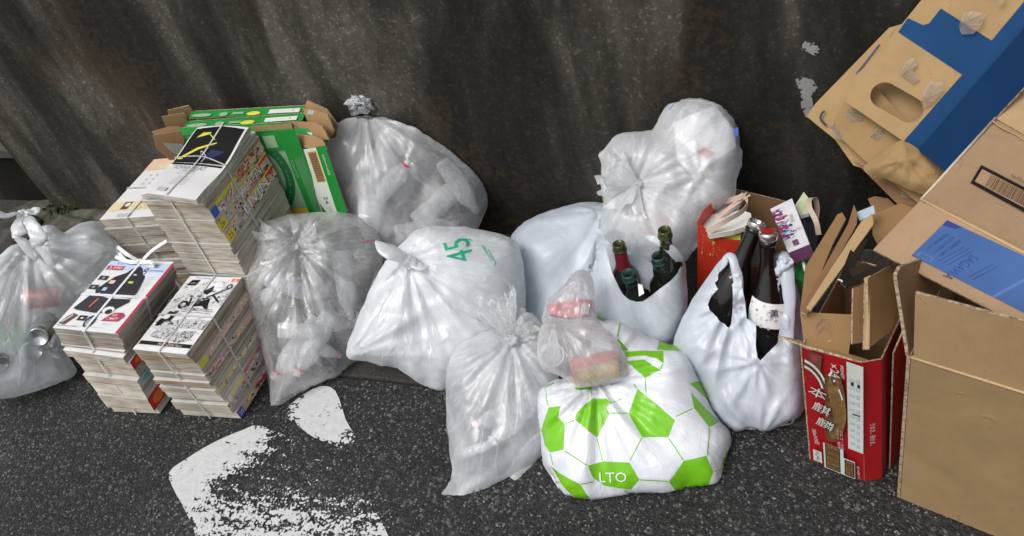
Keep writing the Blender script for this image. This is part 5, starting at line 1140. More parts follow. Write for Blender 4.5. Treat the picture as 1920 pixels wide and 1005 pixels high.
# ================================================================ BAGS
F_CLEAR = film('film_clear', .17, (.97, .97, .975), .26, .7, .8, .09, .35, .32)
F_CLEAR2 = film('film_clear_grey', .24, (.96, .965, .975), .30, .6, .45, .07, .35, .30)
F_MILK = film('film_milky', .62, (.92, .955, .99), .32, .7, .4, .06, .25, .22)
F_HAZY = film('film_hazy', .26, (.93, .955, .99), .30, .6, .4, .07, .3, .28)
F_WHITE = film('film_white', .85, (.88, .91, .95), .34, .5, .5, .05, .25, .2)
F_TUFT = film('film_gathered', .66, (.95, .965, .98), .3, .6, .8, .08, .5, .25)
F_BLUEW = film('film_bluish', .80, (.68, .75, .84), .38, .25, .25, .04, .25, .15)
G_GREEN = plain('bag_print_green', (.02, .40, .20), .35, .08, 20)

def crumpled(o, a=.004, f=60):
    for v_ in o.data.vertices: v_.co += noise.noise_vector(v_.co * f) * a
    return o
# far-left bag of cans
pl = Plane2(2.92, 90, 590)
ol = [(-60, 560), (-20, 500), (20, 462), (60, 448), (75, 425), (100, 424), (118, 436), (150, 418), (190, 416), (205, 440), (235, 470), (228, 492), (180, 540), (110, 610), (122, 660), (150, 705), (100, 722), (40, 742), (0, 748), (-40, 752), (-90, 700)]
fd = [((52, 455), .010, .30, 22), ((205, 470), .004, .10, 11)]
S = [sheet(pl, ol, .13, .16, 1, folds=fd, crump=.010, seed=1, pinch=[((52, 455), .8, .09)]), sheet(pl, ol, .12, .16, -1, folds=fd, crump=.008, seed=2, pinch=[((52, 455), .8, .09)])]
bag1 = make_film_obj('plastic_bag', S, [film('film_cans', .36, (.94, .97, .99), .30, .8, .45, .07, .3, .30)], None, 'white see-through bag of cans with tied handles at the far left', 'bag')
k0 = at(44, 402, 2.86)
for pts, w in (([at(72, 500, 2.90), at(40, 450, 2.83), at(33, 425, 2.84), k0], [.004, .04, .03, .02]), ([at(105, 520, 2.88), at(80, 462, 2.81), at(58, 420, 2.83), k0 + [.004, -.004, 0]], [.004, .045, .032, .02])):
    P_ = bez(pts, 8); ww = [np.interp(i / (len(P_) - 1), [0, .33, .66, 1], w) for i in range(len(P_))]; crumpled(tube('handle', P_, .02, F_TUFT, bag1, seg=22, flat=.30, rad=[x * .62 for x in ww]), .007, 38)
knot('knot', k0, .014, F_TUFT, bag1, 2, 1.2)
for pts in ([k0, at(30, 400, 2.85), at(10, 404, 2.84), at(-18, 398, 2.84)], [k0, at(52, 396, 2.85), at(66, 398, 2.85), at(64, 388, 2.85)]):
    P_ = bez(pts, 8); tube('tie_end', P_, .01, F_TUFT, bag1, seg=12, flat=.35, rad=[np.interp(i / (len(P_) - 1), [0, .5, .9, 1], [.008, .013, .018, .004]) for i in range(len(P_))])
rs = np.random.RandomState(6); cc = [INK['lgrey'], plain('can_green', (.12, .32, .14), .35, .2, 20, metallic=.3), plain('can_pale', (.55, .60, .60), .35, .15, 20, metallic=.3), plain('can_rose', (.42, .14, .13), .35, .15, 20, metallic=.3), plain('can_silver', (.5, .52, .54), .3, .1, 20, metallic=.7)]
cans = [(60, 660, 2.86, 0, 'silver can whose lid presses against the bag at the far left', 4), (15, 610, 2.9, 1, 'green can high in the far left bag, under the gathered film', 1), (90, 600, 2.92, 2, 'pale can in the middle of the far left bag', 2), (100, 665, 2.95, 3, 'silver can at the lower right of the far left bag', 4), (10, 670, 2.98, 4, 'green can at the lower left edge of the frame in the bag', 1), (40, 560, 2.95, 5, 'rose coloured can in the upper part of the far left bag', 3), (150, 560, 2.98, 6, 'pale can at the right side of the far left bag', 2), (-20, 640, 2.9, 8, 'pale can cut by the left frame edge in the bag', 2)]
for (px, py, t, i, lb_, m_) in cans:
    O = at(px, py, t); O[2] = max(O[2], .04); ax = rs.randn(3) * [1, 1, .35]
    if i == 0: ax = -ray(px, py) + [.3, 0, .2]; O = at(px, py, t + .03) - unit(ax) * .10
    can(O, ax, cc[m_], lb_)
# upper clear bag with bottles
pl = Plane2(2.50, 765, 340)
ol = [(683, 206), (712, 199), (752, 204), (800, 224), (845, 256), (885, 296), (906, 330), (916, 362), (912, 392), (902, 418), (890, 440), (880, 520), (800, 540), (740, 500), (716, 490), (690, 486), (668, 440), (640, 395), (628, 350), (614, 300), (614, 256), (632, 232), (660, 218)]
fd = [((684, 206), .007, .22, 17), ((765, 300), .004, .07, 7), ((700, 470), .004, .10, 8)]
S = [sheet(pl, ol, .115, .17, 1, folds=fd, crump=.009, seed=11, pinch=[((684, 206), .6, .07)], rimn=.006), sheet(pl, ol, .12, .17, -1, folds=fd, crump=.008, seed=12, rimn=.006)]
bag3 = make_film_obj('plastic_bag', S, [F_CLEAR2], None, 'clear bag of bottles leaning on the wall, its tuft sticking up, red ring showing through', 'bag')
_p = bez([at(683, 207, 2.485), at(676, 196, 2.48), at(684, 178, 2.485), at(682, 154, 2.50)], 12); crumpled(tube('gathered_top', _p, .01, F_TUFT, bag3, seg=44, flat=.7, rad=[np.interp(i / 36, [0, .15, .4, .6, .85, 1], [.008, .030, .044, .034, .016, .002]) * (1 + .18 * math.sin(i * 2.1)) for i in range(len(_p))]), .014, 75); flare('gathered_top', at(680, 200, 2.48), at(668, 186, 2.48) - at(680, 200, 2.48), .035, .008, .030, F_TUFT, bag3, 4, .6, side=pl.A, ruff=.2); knot('knot', at(683, 206, 2.48), .012, F_TUFT, bag3, 1)
LB3 = [((700, 380), (770, 300), 2.47, 2.40, 'bottle with a red neck ring right under the film of the upper clear bag', dict(ring=True)), ((730, 250), (700, 380), 2.50, 2.45, 'bottle standing upside down along the left of the upper clear bag', dict(ring=False, lab=True)), ((690, 330), (693, 466), 2.46, 2.44, 'bottle pointing down into the lower corner of the upper clear bag, red ring', dict(ring=True, lab=True)),
       ((830, 300), (895, 400), 2.48, 2.47, 'bottle along the right edge of the upper clear bag', dict(ring=False)), ((780, 420), (880, 330), 2.48, 2.50, 'bottle with a dull label low in the right half of the upper clear bag', dict(ring=False)), ((740, 440), (860, 420), 2.45, 2.47, 'bottle lying across the bottom of the upper clear bag', dict(ring=False, lab=True)), ((760, 250), (650, 370), 2.53, 2.47, 'bottle with red ring at the left edge of the upper clear bag', dict(ring=True))]
for a, b_, t0, t1, l_, kw in LB3: petpx(a, b_, t0, t1, l_, **kw)
dk = slab('food_tray', [at(805, 305, 2.52), at(850, 318, 2.50), at(882, 340, 2.50), at(868, 356, 2.50), at(830, 345, 2.51), at(808, 325, 2.53)], .012, [plain('dark_tray', (.10, .06, .05), .4, .3, 20)]); tag(dk, 'dark brownish tray showing dimly through the right of the upper clear bag', 'tray')
# lower clear bag with bottles
pl = Plane2(2.42, 570, 580)
ol = [(482, 432), (500, 415), (545, 402), (600, 398), (650, 400), (690, 415), (716, 450), (712, 520), (700, 590), (690, 650), (668, 682), (630, 712), (580, 735), (545, 752), (522, 772), (512, 765), (505, 730), (500, 690), (488, 640), (470, 590), (455, 545), (452, 522), (466, 490), (476, 470)]
fd = [((556, 463), .011, .14, 19), ((640, 690), .003, .12, 9), ((515, 760), .003, .10, 8)]
S = [sheet(pl, ol, .125, .15, 1, folds=fd, crump=.012, cscale=13, seed=21, pinch=[((556, 463), .28, .05)], rimn=.006), sheet(pl, ol, .10, .15, -1, folds=fd, crump=.008, seed=22, rimn=.006)]
bag2 = make_film_obj('plastic_bag', S, [F_CLEAR], None, 'clear crinkled bag of bottles with a shiny pleated knot, beside the magazine stacks', 'bag')
kp = onplane(556, 463, pl.O + pl.N * .085, pl.N)
knot('knot', kp, .011, F_TUFT, bag2, 6, 1.2); flare('gathered_top', kp, unit(-pl.A * .85 + pl.B * .25 + pl.N * .25), .085, .008, .075, F_CLEAR, bag2, 8, .55, side=pl.B, bend=pl.N * -.02 - pl.B * .01)
flare('gathered_top', kp, unit(pl.A * .8 - pl.B * .25 + pl.N * .12), .055, .008, .045, F_CLEAR, bag2, 12, .4, side=pl.B)
LB2 = [((560, 640), (640, 668), 2.40, 2.405, 'bottle with a red ring at the lower right of the lower clear bag', {}), ((600, 600), (512, 712), 2.42, 2.405, 'bottle pointing into the bottom corner of the lower clear bag, red ring', {}), ((620, 590), (556, 706), 2.40, 2.395, 'bottle with red ring low in the middle of the lower clear bag', {}), ((500, 520), (600, 560), 2.38, 2.38, 'bottle lying under the knot of the lower clear bag', dict(ring=False, lab=True)),
       ((640, 470), (660, 600), 2.42, 2.42, 'bottle standing at the right edge of the lower clear bag', dict(ring=False)), ((520, 620), (620, 620), 2.37, 2.37, 'bottle lying across the middle of the lower clear bag', dict(ring=False)), ((490, 560), (580, 520), 2.42, 2.40, 'bottle at the left shoulder of the lower clear bag', dict(ring=False))]
for a, b_, t0, t1, l_, kw in LB2: petpx(a, b_, t0, t1, l_, **kw)
# printed white bag with 45
pl = Plane2(2.26, 820, 570)
ol = [(740, 470), (762, 448), (780, 432), (820, 424), (870, 426), (920, 434), (958, 446), (976, 470), (984, 520), (986, 580), (990, 640), (960, 700), (900, 730), (860, 732), (828, 740), (800, 728), (768, 705), (745, 690), (715, 686), (690, 678), (662, 676), (650, 668), (652, 645), (672, 590), (700, 530), (722, 490)]
fd = [((766, 490), .008, .20, 15), ((656, 664), .007, .26, 13)]
S = [sheet(pl, ol, .12, .14, 1, folds=fd, crump=.008, seed=31, pinch=[((766, 490), .25, .05)], rimn=.004), sheet(pl, ol, .09, .14, -1, folds=fd, crump=.006, seed=32)]
bag45 = make_film_obj('plastic_bag', S, [F_MILK], None, 'white milky bag printed with a green 45, tied at its upper left', 'bag')
_tc['#frame'] = (np.array([(-.5, .5), (-.5, .36), (.3, .36), (.5, -.2), (.5, -.05), (.34, .5)]) * [1.8, 1] , [[0, 1, 2, 5], [2, 3, 4, 5]], 1.8)
drape_text(bag45, pl, '45', 858, 474, .070, G_GREEN, 84, 'print', w=.062); drape_text(bag45, pl, 'Garbage', 909, 478, .011, G_GREEN, 100, 'print', w=.050); drape_text(bag45, pl, '#frame', 915, 488, .014, G_GREEN, 275, 'print', w=.048)
drape_text(bag45, pl, '#frame', 870, 456, .012, G_GREEN, 340, 'print', w=.042)
for (a, b_) in (((828, 462), (820, 470)), ):
    pass
kp = onplane(766, 492, pl.O + pl.N * .095, pl.N)
knot('knot', kp, .017, F_TUFT, bag45, 3, 1.3)
def ear(bag, pts, rad, flat=.35, mat=None, name='tie_end'): P_ = bez(pts, 8); tube(name, P_, .01, mat or F_TUFT, bag, seg=14, flat=flat, rad=[np.interp(i / (len(P_) - 1), np.linspace(0, 1, len(rad)), rad) for i in range(len(P_))])
ear(bag45, [kp, onplane(745, 478, pl.O + pl.N * .11, pl.N), onplane(722, 468, pl.O + pl.N * .115, pl.N), onplane(704, 452, pl.O + pl.N * .11, pl.N)], [.010, .022, .028, .018, .004])
ear(bag45, [kp, onplane(790, 500, pl.O + pl.N * .11, pl.N), onplane(806, 498, pl.O + pl.N * .10, pl.N)], [.010, .016, .004])
rs = np.random.RandomState(40)
LW = [((700, 600), (800, 540), 2.28, 2.24, 'bottle dimly seen along the left of the bag printed 45'), ((800, 600), (900, 520), 2.26, 2.24, 'bottle dimly seen in the middle of the bag printed 45'), ((820, 680), (930, 600), 2.28, 2.27, 'bottle dimly seen low in the bag printed 45'), ((860, 480), (950, 560), 2.28, 2.26, 'bottle dimly seen under the print of the white bag')]
for a, b_, t0, t1, l_ in LW: petpx(a, b_, t0, t1, l_, ring=False, lab=True)
# front centre bag
pl = Plane2(2.075, 930, 760)
ol = [(962, 610), (985, 585), (1010, 600), (1035, 640), (1046, 690), (1050, 760), (1035, 830), (1020, 862), (980, 895), (930, 925), (880, 945), (845, 948), (838, 940), (850, 915), (845, 860), (838, 800), (836, 740), (838, 690), (855, 650), (900, 625), (935, 612)]
fd = [((960, 638), .009, .20, 17), ((850, 935), .003, .12, 8)]
S = [sheet(pl, ol, .095, .12, 1, folds=fd, crump=.008, seed=41, pinch=[((960, 638), .3, .045)]), sheet(pl, ol, .07, .12, -1, folds=fd, crump=.006, seed=42)]
bag5 = make_film_obj('plastic_bag', S, [F_HAZY], None, 'hazy white bag standing at the front centre with a bottle and red ring inside', 'bag')
kp = onplane(960, 636, pl.O + pl.N * .07, pl.N); knot('knot', kp, .013, F_TUFT, bag5, 5)
flare('gathered_top', kp, unit(pl.B * .9 - pl.A * .1 + pl.N * .1), .10, .008, .055, F_CLEAR, bag5, 14, .5, side=pl.A, ruff=.16); flare('gathered_top', kp, unit(pl.A * .9 + pl.B * .3), .06, .007, .035, F_CLEAR, bag5, 15, .5, side=pl.B)
LC = [((985, 760), (885, 800), 2.06, 2.02, 'bottle with a red ring in the front centre bag', dict(ring=True)), ((870, 850), (930, 830), 2.06, 2.04, 'small white capped bottle low in the front centre bag', dict(ring=False, cap=CAPW)), ((1010, 740), (915, 835), 2.09, 2.05, 'bottle lying diagonally in the front centre bag', dict(ring='w')), ((960, 900), (1030, 800), 2.05, 2.07, 'bottle at the right bottom of the front centre bag', dict(ring=False))]
for a, b_, t0, t1, l_, kw in LC: petpx(a, b_, t0, t1, l_, **kw)
# big plain bag behind
pl = Plane2(2.40, 1080, 510)
ol = [(960, 440), (985, 415), (1030, 395), (1080, 382), (1130, 378), (1180, 385), (1215, 420), (1240, 520), (1220, 620), (1150, 660), (1060, 670), (1000, 650), (970, 590), (958, 520), (954, 470)]
fd = [((1130, 400), .007, .28, 9)]
S = [sheet(pl, ol, .13, .17, 1, folds=fd, crump=.004, cscale=6, seed=51), sheet(pl, ol, .08, .17, -1, folds=fd, crump=.004, seed=52)]
bag6 = make_film_obj('plastic_bag', S, [F_BLUEW], None, 'large smooth bluish white bag against the wall behind the bottle bag', 'bag')
# upper right crumpled bag
pl = Plane2(2.16, 1260, 330)
ol = [(1146, 262), (1168, 248), (1190, 247), (1222, 244), (1240, 215), (1256, 192), (1290, 182), (1325, 181), (1355, 195), (1375, 220), (1384, 245), (1386, 275), (1392, 285), (1390, 310), (1380, 335), (1375, 370), (1340, 400), (1320, 430), (1300, 470), (1270, 500), (1220, 500), (1170, 470), (1125, 440), (1128, 400), (1130, 375), (1126, 345), (1128, 310), (1124, 292), (1132, 282)]
fd = [((1192, 345), .006, .16, 17), ((1310, 330), .006, .10, 8)]
S = [sheet(pl, ol, .12, .11, 1, folds=fd, crump=.017, cscale=12, seed=61, pinch=[((1192, 345), .35, .05)], rimn=.007), sheet(pl, ol, .10, .11, -1, folds=fd, crump=.009, seed=62, rimn=.007)]
bag7 = make_film_obj('plastic_bag', S, [film('film_crumpled', .40, (.95, .965, .985), .32, .7, .8, .06, .3, .28)], None, 'crumpled white see-through bag piled high against the wall, right of centre', 'bag')
kp = onplane(1192, 345, pl.O + pl.N * .09, pl.N); knot('knot', kp, .010, F_TUFT, bag7, 9)
flare('gathered_top', kp, unit(-pl.A * .7 + pl.B * .45 + pl.N * .3), .075, .008, .052, F_TUFT, bag7, 21, .5, side=pl.B, ruff=.24); flare('gathered_top', kp, unit(-pl.A * .35 - pl.B * .75 + pl.N * .25), .07, .008, .045, F_TUFT, bag7, 22, .5, side=pl.A, ruff=.22)
rr = np.random.RandomState(9)
for i_, (pts, lb_) in enumerate((([(1306, 284), (1322, 276), (1342, 288), (1326, 298)], 'red and brown scrap pressed against the film of the high crumpled bag'), ([(1316, 318), (1330, 314), (1336, 326), (1322, 330)], 'small cream scrap low in the high crumpled bag'))):
    o = slab('paper_scrap', [at(x, y, 2.075) for x, y in pts], .004, [INK['red'] if i_ == 0 else INK['cream'], KE]); tag(o, lb_, 'scrap')
o = slab('food_tray', [at(1262, 230, 2.16), at(1340, 196, 2.15), at(1374, 240, 2.13), at(1380, 275, 2.12), at(1300, 330, 2.12), at(1270, 300, 2.13)], .03, [plain('foam_white', (.78, .79, .80), .6, .05, 20)]); tag(o, 'white foam tray showing through the top of the high crumpled bag', 'tray')
for (pts, lb_) in (([(1254, 205), (1262, 196), (1268, 202), (1258, 212)], 'blue printed corner at the upper left of the high crumpled bag'), ([(1376, 242), (1384, 238), (1384, 254), (1378, 258)], 'blue printed corner at the right of the high crumpled bag')):
    o = slab('label_scrap', [at(x, y, 2.12) for x, y in pts], .002, [INK['blue']]); tag(o, lb_, 'scrap')
o = slab('paper_scrap', [at(1200, 400, 2.12), at(1250, 390, 2.12), at(1265, 430, 2.12), at(1215, 440, 2.12)], .01, [plain('pinkish', (.62, .42, .45), .6, .3, 20)]); tag(o, 'pale pink wrapper seen through the lower part of the high crumpled bag', 'wrapper')

# ---------------- glass bottles
GD = glass_dark('glass_green_black', (.010, .013, .009)); GO = glass_dark('glass_olive', (.05, .055, .010)); GT = glass_dark('glass_teal', (.02, .06, .05)); GC = clear_plastic('glass_clear', .18, (.6, .66, .68), .03); GBK = glass_dark('glass_black', (.008, .006, .005)); RF = plain('red_foil', (.20, .012, .02), .3, .1, 20)
def wine(px, py, z, bx, by, neckm, foil, label, H=.30, r=.037, rn=.0145):
    top = G(px, py, z); bot = G(bx, by, .012); A = unit(top - bot); bot = top - A * H
    if bot[2] < .008: bot[2] = .008; 
    root = empty('glass_bottle', bot, label, 'bottle', 'empty glass bottles in the carrier bag')
    H2 = np.linalg.norm(top - bot); A = top - bot
    lathe('body', [(.001, 0), (r, .002), (r, H2 * .6), (r * .93, H2 * .67), (rn * 1.25, H2 * .76), (rn, H2 * .80), (rn, H2 * .86)], [GD if neckm is not GC else GC], bot, A, root)
    if foil: lathe('foil_sleeve', [(rn * 1.3, H2 * .755), (rn * 1.08, H2 * .80), (rn * 1.05, H2 * .93)], [foil], bot, A, root)
    lathe('neck', [(rn, H2 * .86), (rn * .97, H2 * .93), (rn * 1.16, H2 * .932), (rn * 1.16, H2 * .945), (rn * .98, H2 * .95), (rn * 1.05, H2 * .957), (rn * .98, H2 * .964), (rn * 1.05, H2 * .972), (rn * .98, H2 * .98), (rn * 1.03, H2 * .99), (rn, H2), (rn * .78, H2), (rn * .74, H2 * .9), (rn * .74, H2 * .8)], [neckm], bot, A, root)
    return root, bot, A
wine(1160, 457, .31, 1192, 620, GO, RF, 'wine bottle with dark red foil neck, leftmost of the dark bottles in the carrier bag', rn=.0155)
wine(1246, 431, .37, 1262, 620, GO, None, 'dark olive bottle at the back of the carrier bag, behind its handle', rn=.0155)
r_, bo, A_ = wine(1234, 480, .30, 1262, 620, GT, None, 'dark bottle with clear teal neck at the right in the carrier bag', rn=.0165)
r_, bo, A_ = wine(1177, 512, .28, 1225, 640, GT, None, 'nearest dark bottle with teal screw neck and a pale label in the carrier bag', H=.27, rn=.0165)
wine(1113, 500, .26, 1140, 620, GC, None, 'clear glass bottle at the left edge of the carrier bag', H=.25, r=.032, rn=.0135)
slab('label', [at(1196, 532, 1.955), at(1204, 534, 1.955), at(1208, 550, 1.955), at(1198, 556, 1.955)], .0006, [INK['white']], r_)
# carrier bag with glass bottles
F_CAR = film('film_carrier', .64, (.80, .87, .94), .34, .5, .45, .05, .3, .25)
pl = Plane2(2.07, 1190, 560, .15)
back = [(1118, 430), (1130, 440), (1150, 470), (1182, 480), (1190, 455), (1206, 440), (1228, 442), (1262, 462), (1284, 494), (1288, 560), (1284, 610), (1255, 655), (1180, 650), (1110, 610), (1100, 570), (1108, 510)]
front = [(1096, 560), (1105, 520), (1118, 480), (1118, 440), (1126, 446), (1136, 462), (1146, 500), (1160, 532), (1180, 556), (1205, 557), (1238, 534), (1269, 507), (1262, 484), (1240, 462), (1218, 450), (1208, 444), (1216, 438), (1240, 446), (1264, 462), (1284, 494), (1290, 560), (1284, 600), (1262, 645), (1200, 655), (1150, 640), (1112, 610)]
S = [sheet(pl, front, .075, .07, 1, open_px=[[(1110, 425), (1290, 425), (1290, 470), (1272, 510), (1235, 560), (1205, 570), (1170, 570), (1110, 480)]], folds=[((1120, 450), .005, .18, 11), ((1225, 445), .004, .15, 9)], crump=.006, seed=71, sp=.006), sheet(pl, back, .055, .07, -1, folds=[((1120, 450), .004, .2, 9)], crump=.005, seed=72)]
bag8 = make_film_obj('carrier_bag', S, [F_CAR], None, 'white carrier bag with drooping handles full of wine bottle necks', 'bag')
# small clear crinkled bag with a pink packet, left of the carrier bag
pl = Plane2(1.93, 1075, 560)
ol = [(1060, 530), (1074, 514), (1092, 506), (1108, 516), (1116, 545), (1116, 575), (1118, 600), (1100, 640), (1060, 640), (1022, 615), (1016, 590), (1028, 562), (1044, 545)]
S = [sheet(pl, ol, .035, .05, 1, folds=[((1090, 520), .007, .1, 13)], crump=.010, cscale=22, seed=81, sp=.005, rimn=.006), sheet(pl, ol, .03, .05, -1, crump=.006, seed=82, sp=.006)]
bag12 = make_film_obj('plastic_bag', S, [film('film_thin', .10, (.90, .91, .93), .24, .9, 1.1, .08, .5, .4)], None, 'small thin crinkled clear bag draped left of the wine bottles', 'bag')
pm = plain('meat_pink', (.52, .13, .14), .5, .5, 120)
o = slab('food_packet', [at(1026, 572, 1.935), at(1080, 560, 1.93), at(1110, 562, 1.925), at(1106, 590, 1.92), at(1070, 596, 1.92), at(1030, 590, 1.93)], .02, [pm]); tag(o, 'pink food packet with a small white price label inside the thin crinkled bag', 'packet')
p = Print(at(1089, 588, 1.912), at(1104, 590, 1.912) - at(1089, 588, 1.912), at(1091, 568, 1.912) - at(1089, 588, 1.912), .0012); p.rect(0, 0, 1, 1, INK['white']); [p.line((.15, .2 + .15 * k_), (.85, .2 + .15 * k_), .0006, INK['grey']) for k_ in range(5)]; p.build('price_label', o)

# ---------------- football-pattern bag
GRN = plain('bag_green', (.14, .52, .008), .33, .05, 15, .0); WH = film('bag_white_film', .95, (.80, .83, .88), .30, .5, .45, .06, .12, .05)
def gmat():
    m, n, out = newmat('bag_green_film'); L = n.links.new; p_ = N_(n, 'ShaderNodeBsdfPrincipled', Roughness=.3); p_.inputs['Base Color'].default_value = (.17, .49, .012, 1)
    at_ = n.nodes.new('ShaderNodeAttribute'); at_.attribute_name = 'fold'; s1 = N_(n, 'ShaderNodeTexNoise', Scale=2.2, Detail=6, Roughness=.6); L(at_.outputs['Vector'], s1.inputs['Vector'])
    tc = n.nodes.new('ShaderNodeTexCoord'); c1 = N_(n, 'ShaderNodeTexNoise', Scale=16, Detail=6, Distortion=.8); L(tc.outputs['Object'], c1.inputs['Vector']); a_ = N_(n, 'ShaderNodeMath', _operation='ADD'); L(s1.outputs[0], a_.inputs[0]); L(c1.outputs[0], a_.inputs[1])
    b_ = N_(n, 'ShaderNodeBump', Strength=.6, Distance=.005); L(a_.outputs[0], b_.inputs['Height']); L(b_.outputs[0], p_.inputs['Normal']); L(p_.outputs[0], out.inputs[0]); return m
GF = gmat()
z8 = lambda pts: [(980 + x * .398, 560 + y * .398) for x, y in pts]
polys = [[(140, 516), (200, 512), (185, 560), (215, 590), (212, 705), (145, 720), (118, 690), (98, 622)], [(335, 478), (400, 478), (428, 498), (400, 515), (415, 545), (360, 652), (262, 572), (270, 540)], [(540, 435), (620, 500), (705, 575), (675, 650), (560, 650), (500, 545)],
         [(490, 312), (568, 302), (642, 352), (574, 385)], [(480, 268), (560, 262), (655, 260), (658, 320), (625, 298), (575, 284), (490, 294)], [(640, 205), (740, 230), (795, 280), (765, 260), (628, 255)], [(450, 205), (500, 262), (468, 265), (452, 235)],
         [(775, 408), (830, 390), (880, 490), (840, 460)], [(778, 447), (850, 520), (920, 580), (862, 605), (792, 520)], [(320, 775), (390, 757), (505, 762), (548, 840), (510, 888), (390, 868), (340, 830)], [(680, 850), (745, 755), (845, 732), (880, 805), (862, 880), (830, 892), (710, 890)],
         [(148, 780), (185, 812), (285, 860), (322, 925), (262, 938), (190, 860)], [(930, 765), (955, 705), (958, 740), (940, 830), (930, 830)], [(322, 88), (345, 72), (398, 105), (385, 122), (350, 102)], [(106, 415), (152, 396), (160, 403), (118, 422)], [(250, 428), (345, 412), (330, 433), (282, 440)]]
lines = [((360, 652), (385, 758)), ((560, 650), (505, 755)), ((415, 543), (500, 543)), ((675, 650), (745, 755)), ((548, 840), (680, 848)), ((705, 560), (790, 520)), ((574, 385), (578, 465)), ((862, 605), (850, 730)), ((215, 590), (262, 574)), ((212, 708), (320, 776)), ((146, 722), (160, 780)), ((120, 424), (138, 515)), ((462, 118), (450, 205)), ((345, 850), (285, 860)), ((480, 888), (515, 930)), ((710, 892), (640, 938)), ((882, 805), (928, 798)), ((832, 894), (845, 918)), ((80, 600), (98, 622)), ((332, 434), (335, 476)), ((520, 408), (538, 434)), ((428, 496), (475, 476)), ((138, 855), (188, 858)), ((655, 320), (640, 350))]
def thick(a, b_, w=5.2):
    a = np.array(a, float); b_ = np.array(b_, float); d = unit(b_ - a); n = np.array([-d[1], d[0]]) * w / 2; a = a + d * 4; b_ = b_ - d * 4; return [tuple(a + n), tuple(b_ + n), tuple(b_ - n), tuple(a - n)]
regs = [(z8(q_), 1) for q_ in polys] + [(z8(thick(a, b_)), 1) for a, b_ in lines]
pl = Plane2(2.005, 1185, 800)
ol = [(1006, 745), (1014, 728), (1042, 712), (1070, 705), (1108, 650), (1106, 592), (1114, 588), (1132, 598), (1165, 602), (1200, 622), (1236, 640), (1272, 650), (1300, 672), (1314, 720), (1332, 760), (1352, 790), (1368, 812), (1369, 838), (1358, 870), (1352, 915), (1330, 921), (1290, 924), (1240, 934), (1200, 933), (1160, 938), (1120, 945), (1090, 943), (1052, 928), (1036, 898), (1018, 870), (1014, 820), (1008, 780)]
fd = [((1120, 718), .011, .17, 17), ((1235, 640), .004, .12, 7), ((1050, 925), .004, .10, 7)]
S = [sheet(pl, ol, .125, .10, 1, folds=fd, crump=.008, cscale=10, seed=91, regions=regs, sp=.0065, pinch=[((1120, 712), .35, .05)]), sheet(pl, ol, .10, .10, -1, folds=fd, crump=.008, seed=92)]
ball = make_film_obj('carrier_bag', S, [WH, GF], None, 'stuffed carrier bag with a green and white football pattern at the front', 'bag')
drape_text(ball, pl, 'LTO', 1151, 890, .022, plain('print_white', (.8, .82, .8), .4, .03, 20), -8, 'logo', w=.060)
# packet resting under the film at its right
o = slab('paper_label', [at(1206, 706, 1.868), at(1246, 700, 1.868), at(1285, 740, 1.868), at(1262, 758, 1.868)], .004, [plain('label_faint', (.70, .68, .64), .5, .08, 40)]); bpy.data.objects.remove(o)
# small clear bag with a tray, lying on top
pl = Plane2(1.885, 1090, 655)
ol = [(1006, 662), (1010, 628), (1020, 604), (1040, 598), (1060, 606), (1085, 604), (1112, 602), (1138, 618), (1162, 645), (1176, 684), (1170, 712), (1122, 722), (1085, 726), (1050, 704), (1016, 690)]
S = [sheet(pl, ol, .05, .06, 1, folds=[((1040, 596), .006, .12, 11)], crump=.007, cscale=16, seed=95, sp=.005), sheet(pl, ol, .03, .06, -1, crump=.005, seed=96, sp=.006, floor=.02)]
bag9 = make_film_obj('plastic_bag', S, [film('film_small', .16, (.93, .94, .95), .26, .7, .8, .08, .5, .4)], None, 'small clear bag holding a cream tray and a round cup on the football bag', 'bag')
tr_ = empty('food_tray', at(1117, 705, 1.885), 'cream and pink food tray inside the small clear bag on the football bag', 'tray')
a_, b_, c_, d_ = at(1070, 698, 1.862), at(1160, 676, 1.855), at(1154, 655, 1.90), at(1068, 672, 1.905); e_, g_ = at(1076, 722, 1.875), at(1162, 706, 1.868)
slab('front_side', [a_, b_, g_, e_], .003, [plain('tray_cream', (.60, .44, .20), .45, .1, 20)], tr_); slab('contents', [a_, b_, c_, d_], .012, [plain('tray_pink', (.58, .17, .15), .6, .45, 130)], tr_)
lathe('rim', [(.0012, 0), (.0015, .001), (.0012, .002)], [INK['lgrey']], a_, b_ - a_, tr_); tube('rim', [a_, b_], .0015, INK['cream'], tr_)
cp = at(1034, 668, 1.90); cu = empty('plastic_cup', cp, 'round clear plastic cup at the left inside the small clear bag', 'cup'); ax = unit(-ray(1034, 668) + [.1, 0, .5])
lathe('body', [(.001, 0), (.020, .001), (.025, .035), (.027, .036), (.027, .038)], [clear_plastic('cup_plastic', .45, (.75, .8, .83))], cp - ax * .02, ax, cu); lathe('rim', [(.0262, .036), (.029, .0362), (.029, .039), (.0262, .0392)], [plain('cup_rim', (.7, .75, .78), .25, .05, 20)], cp - ax * .02, ax, cu)

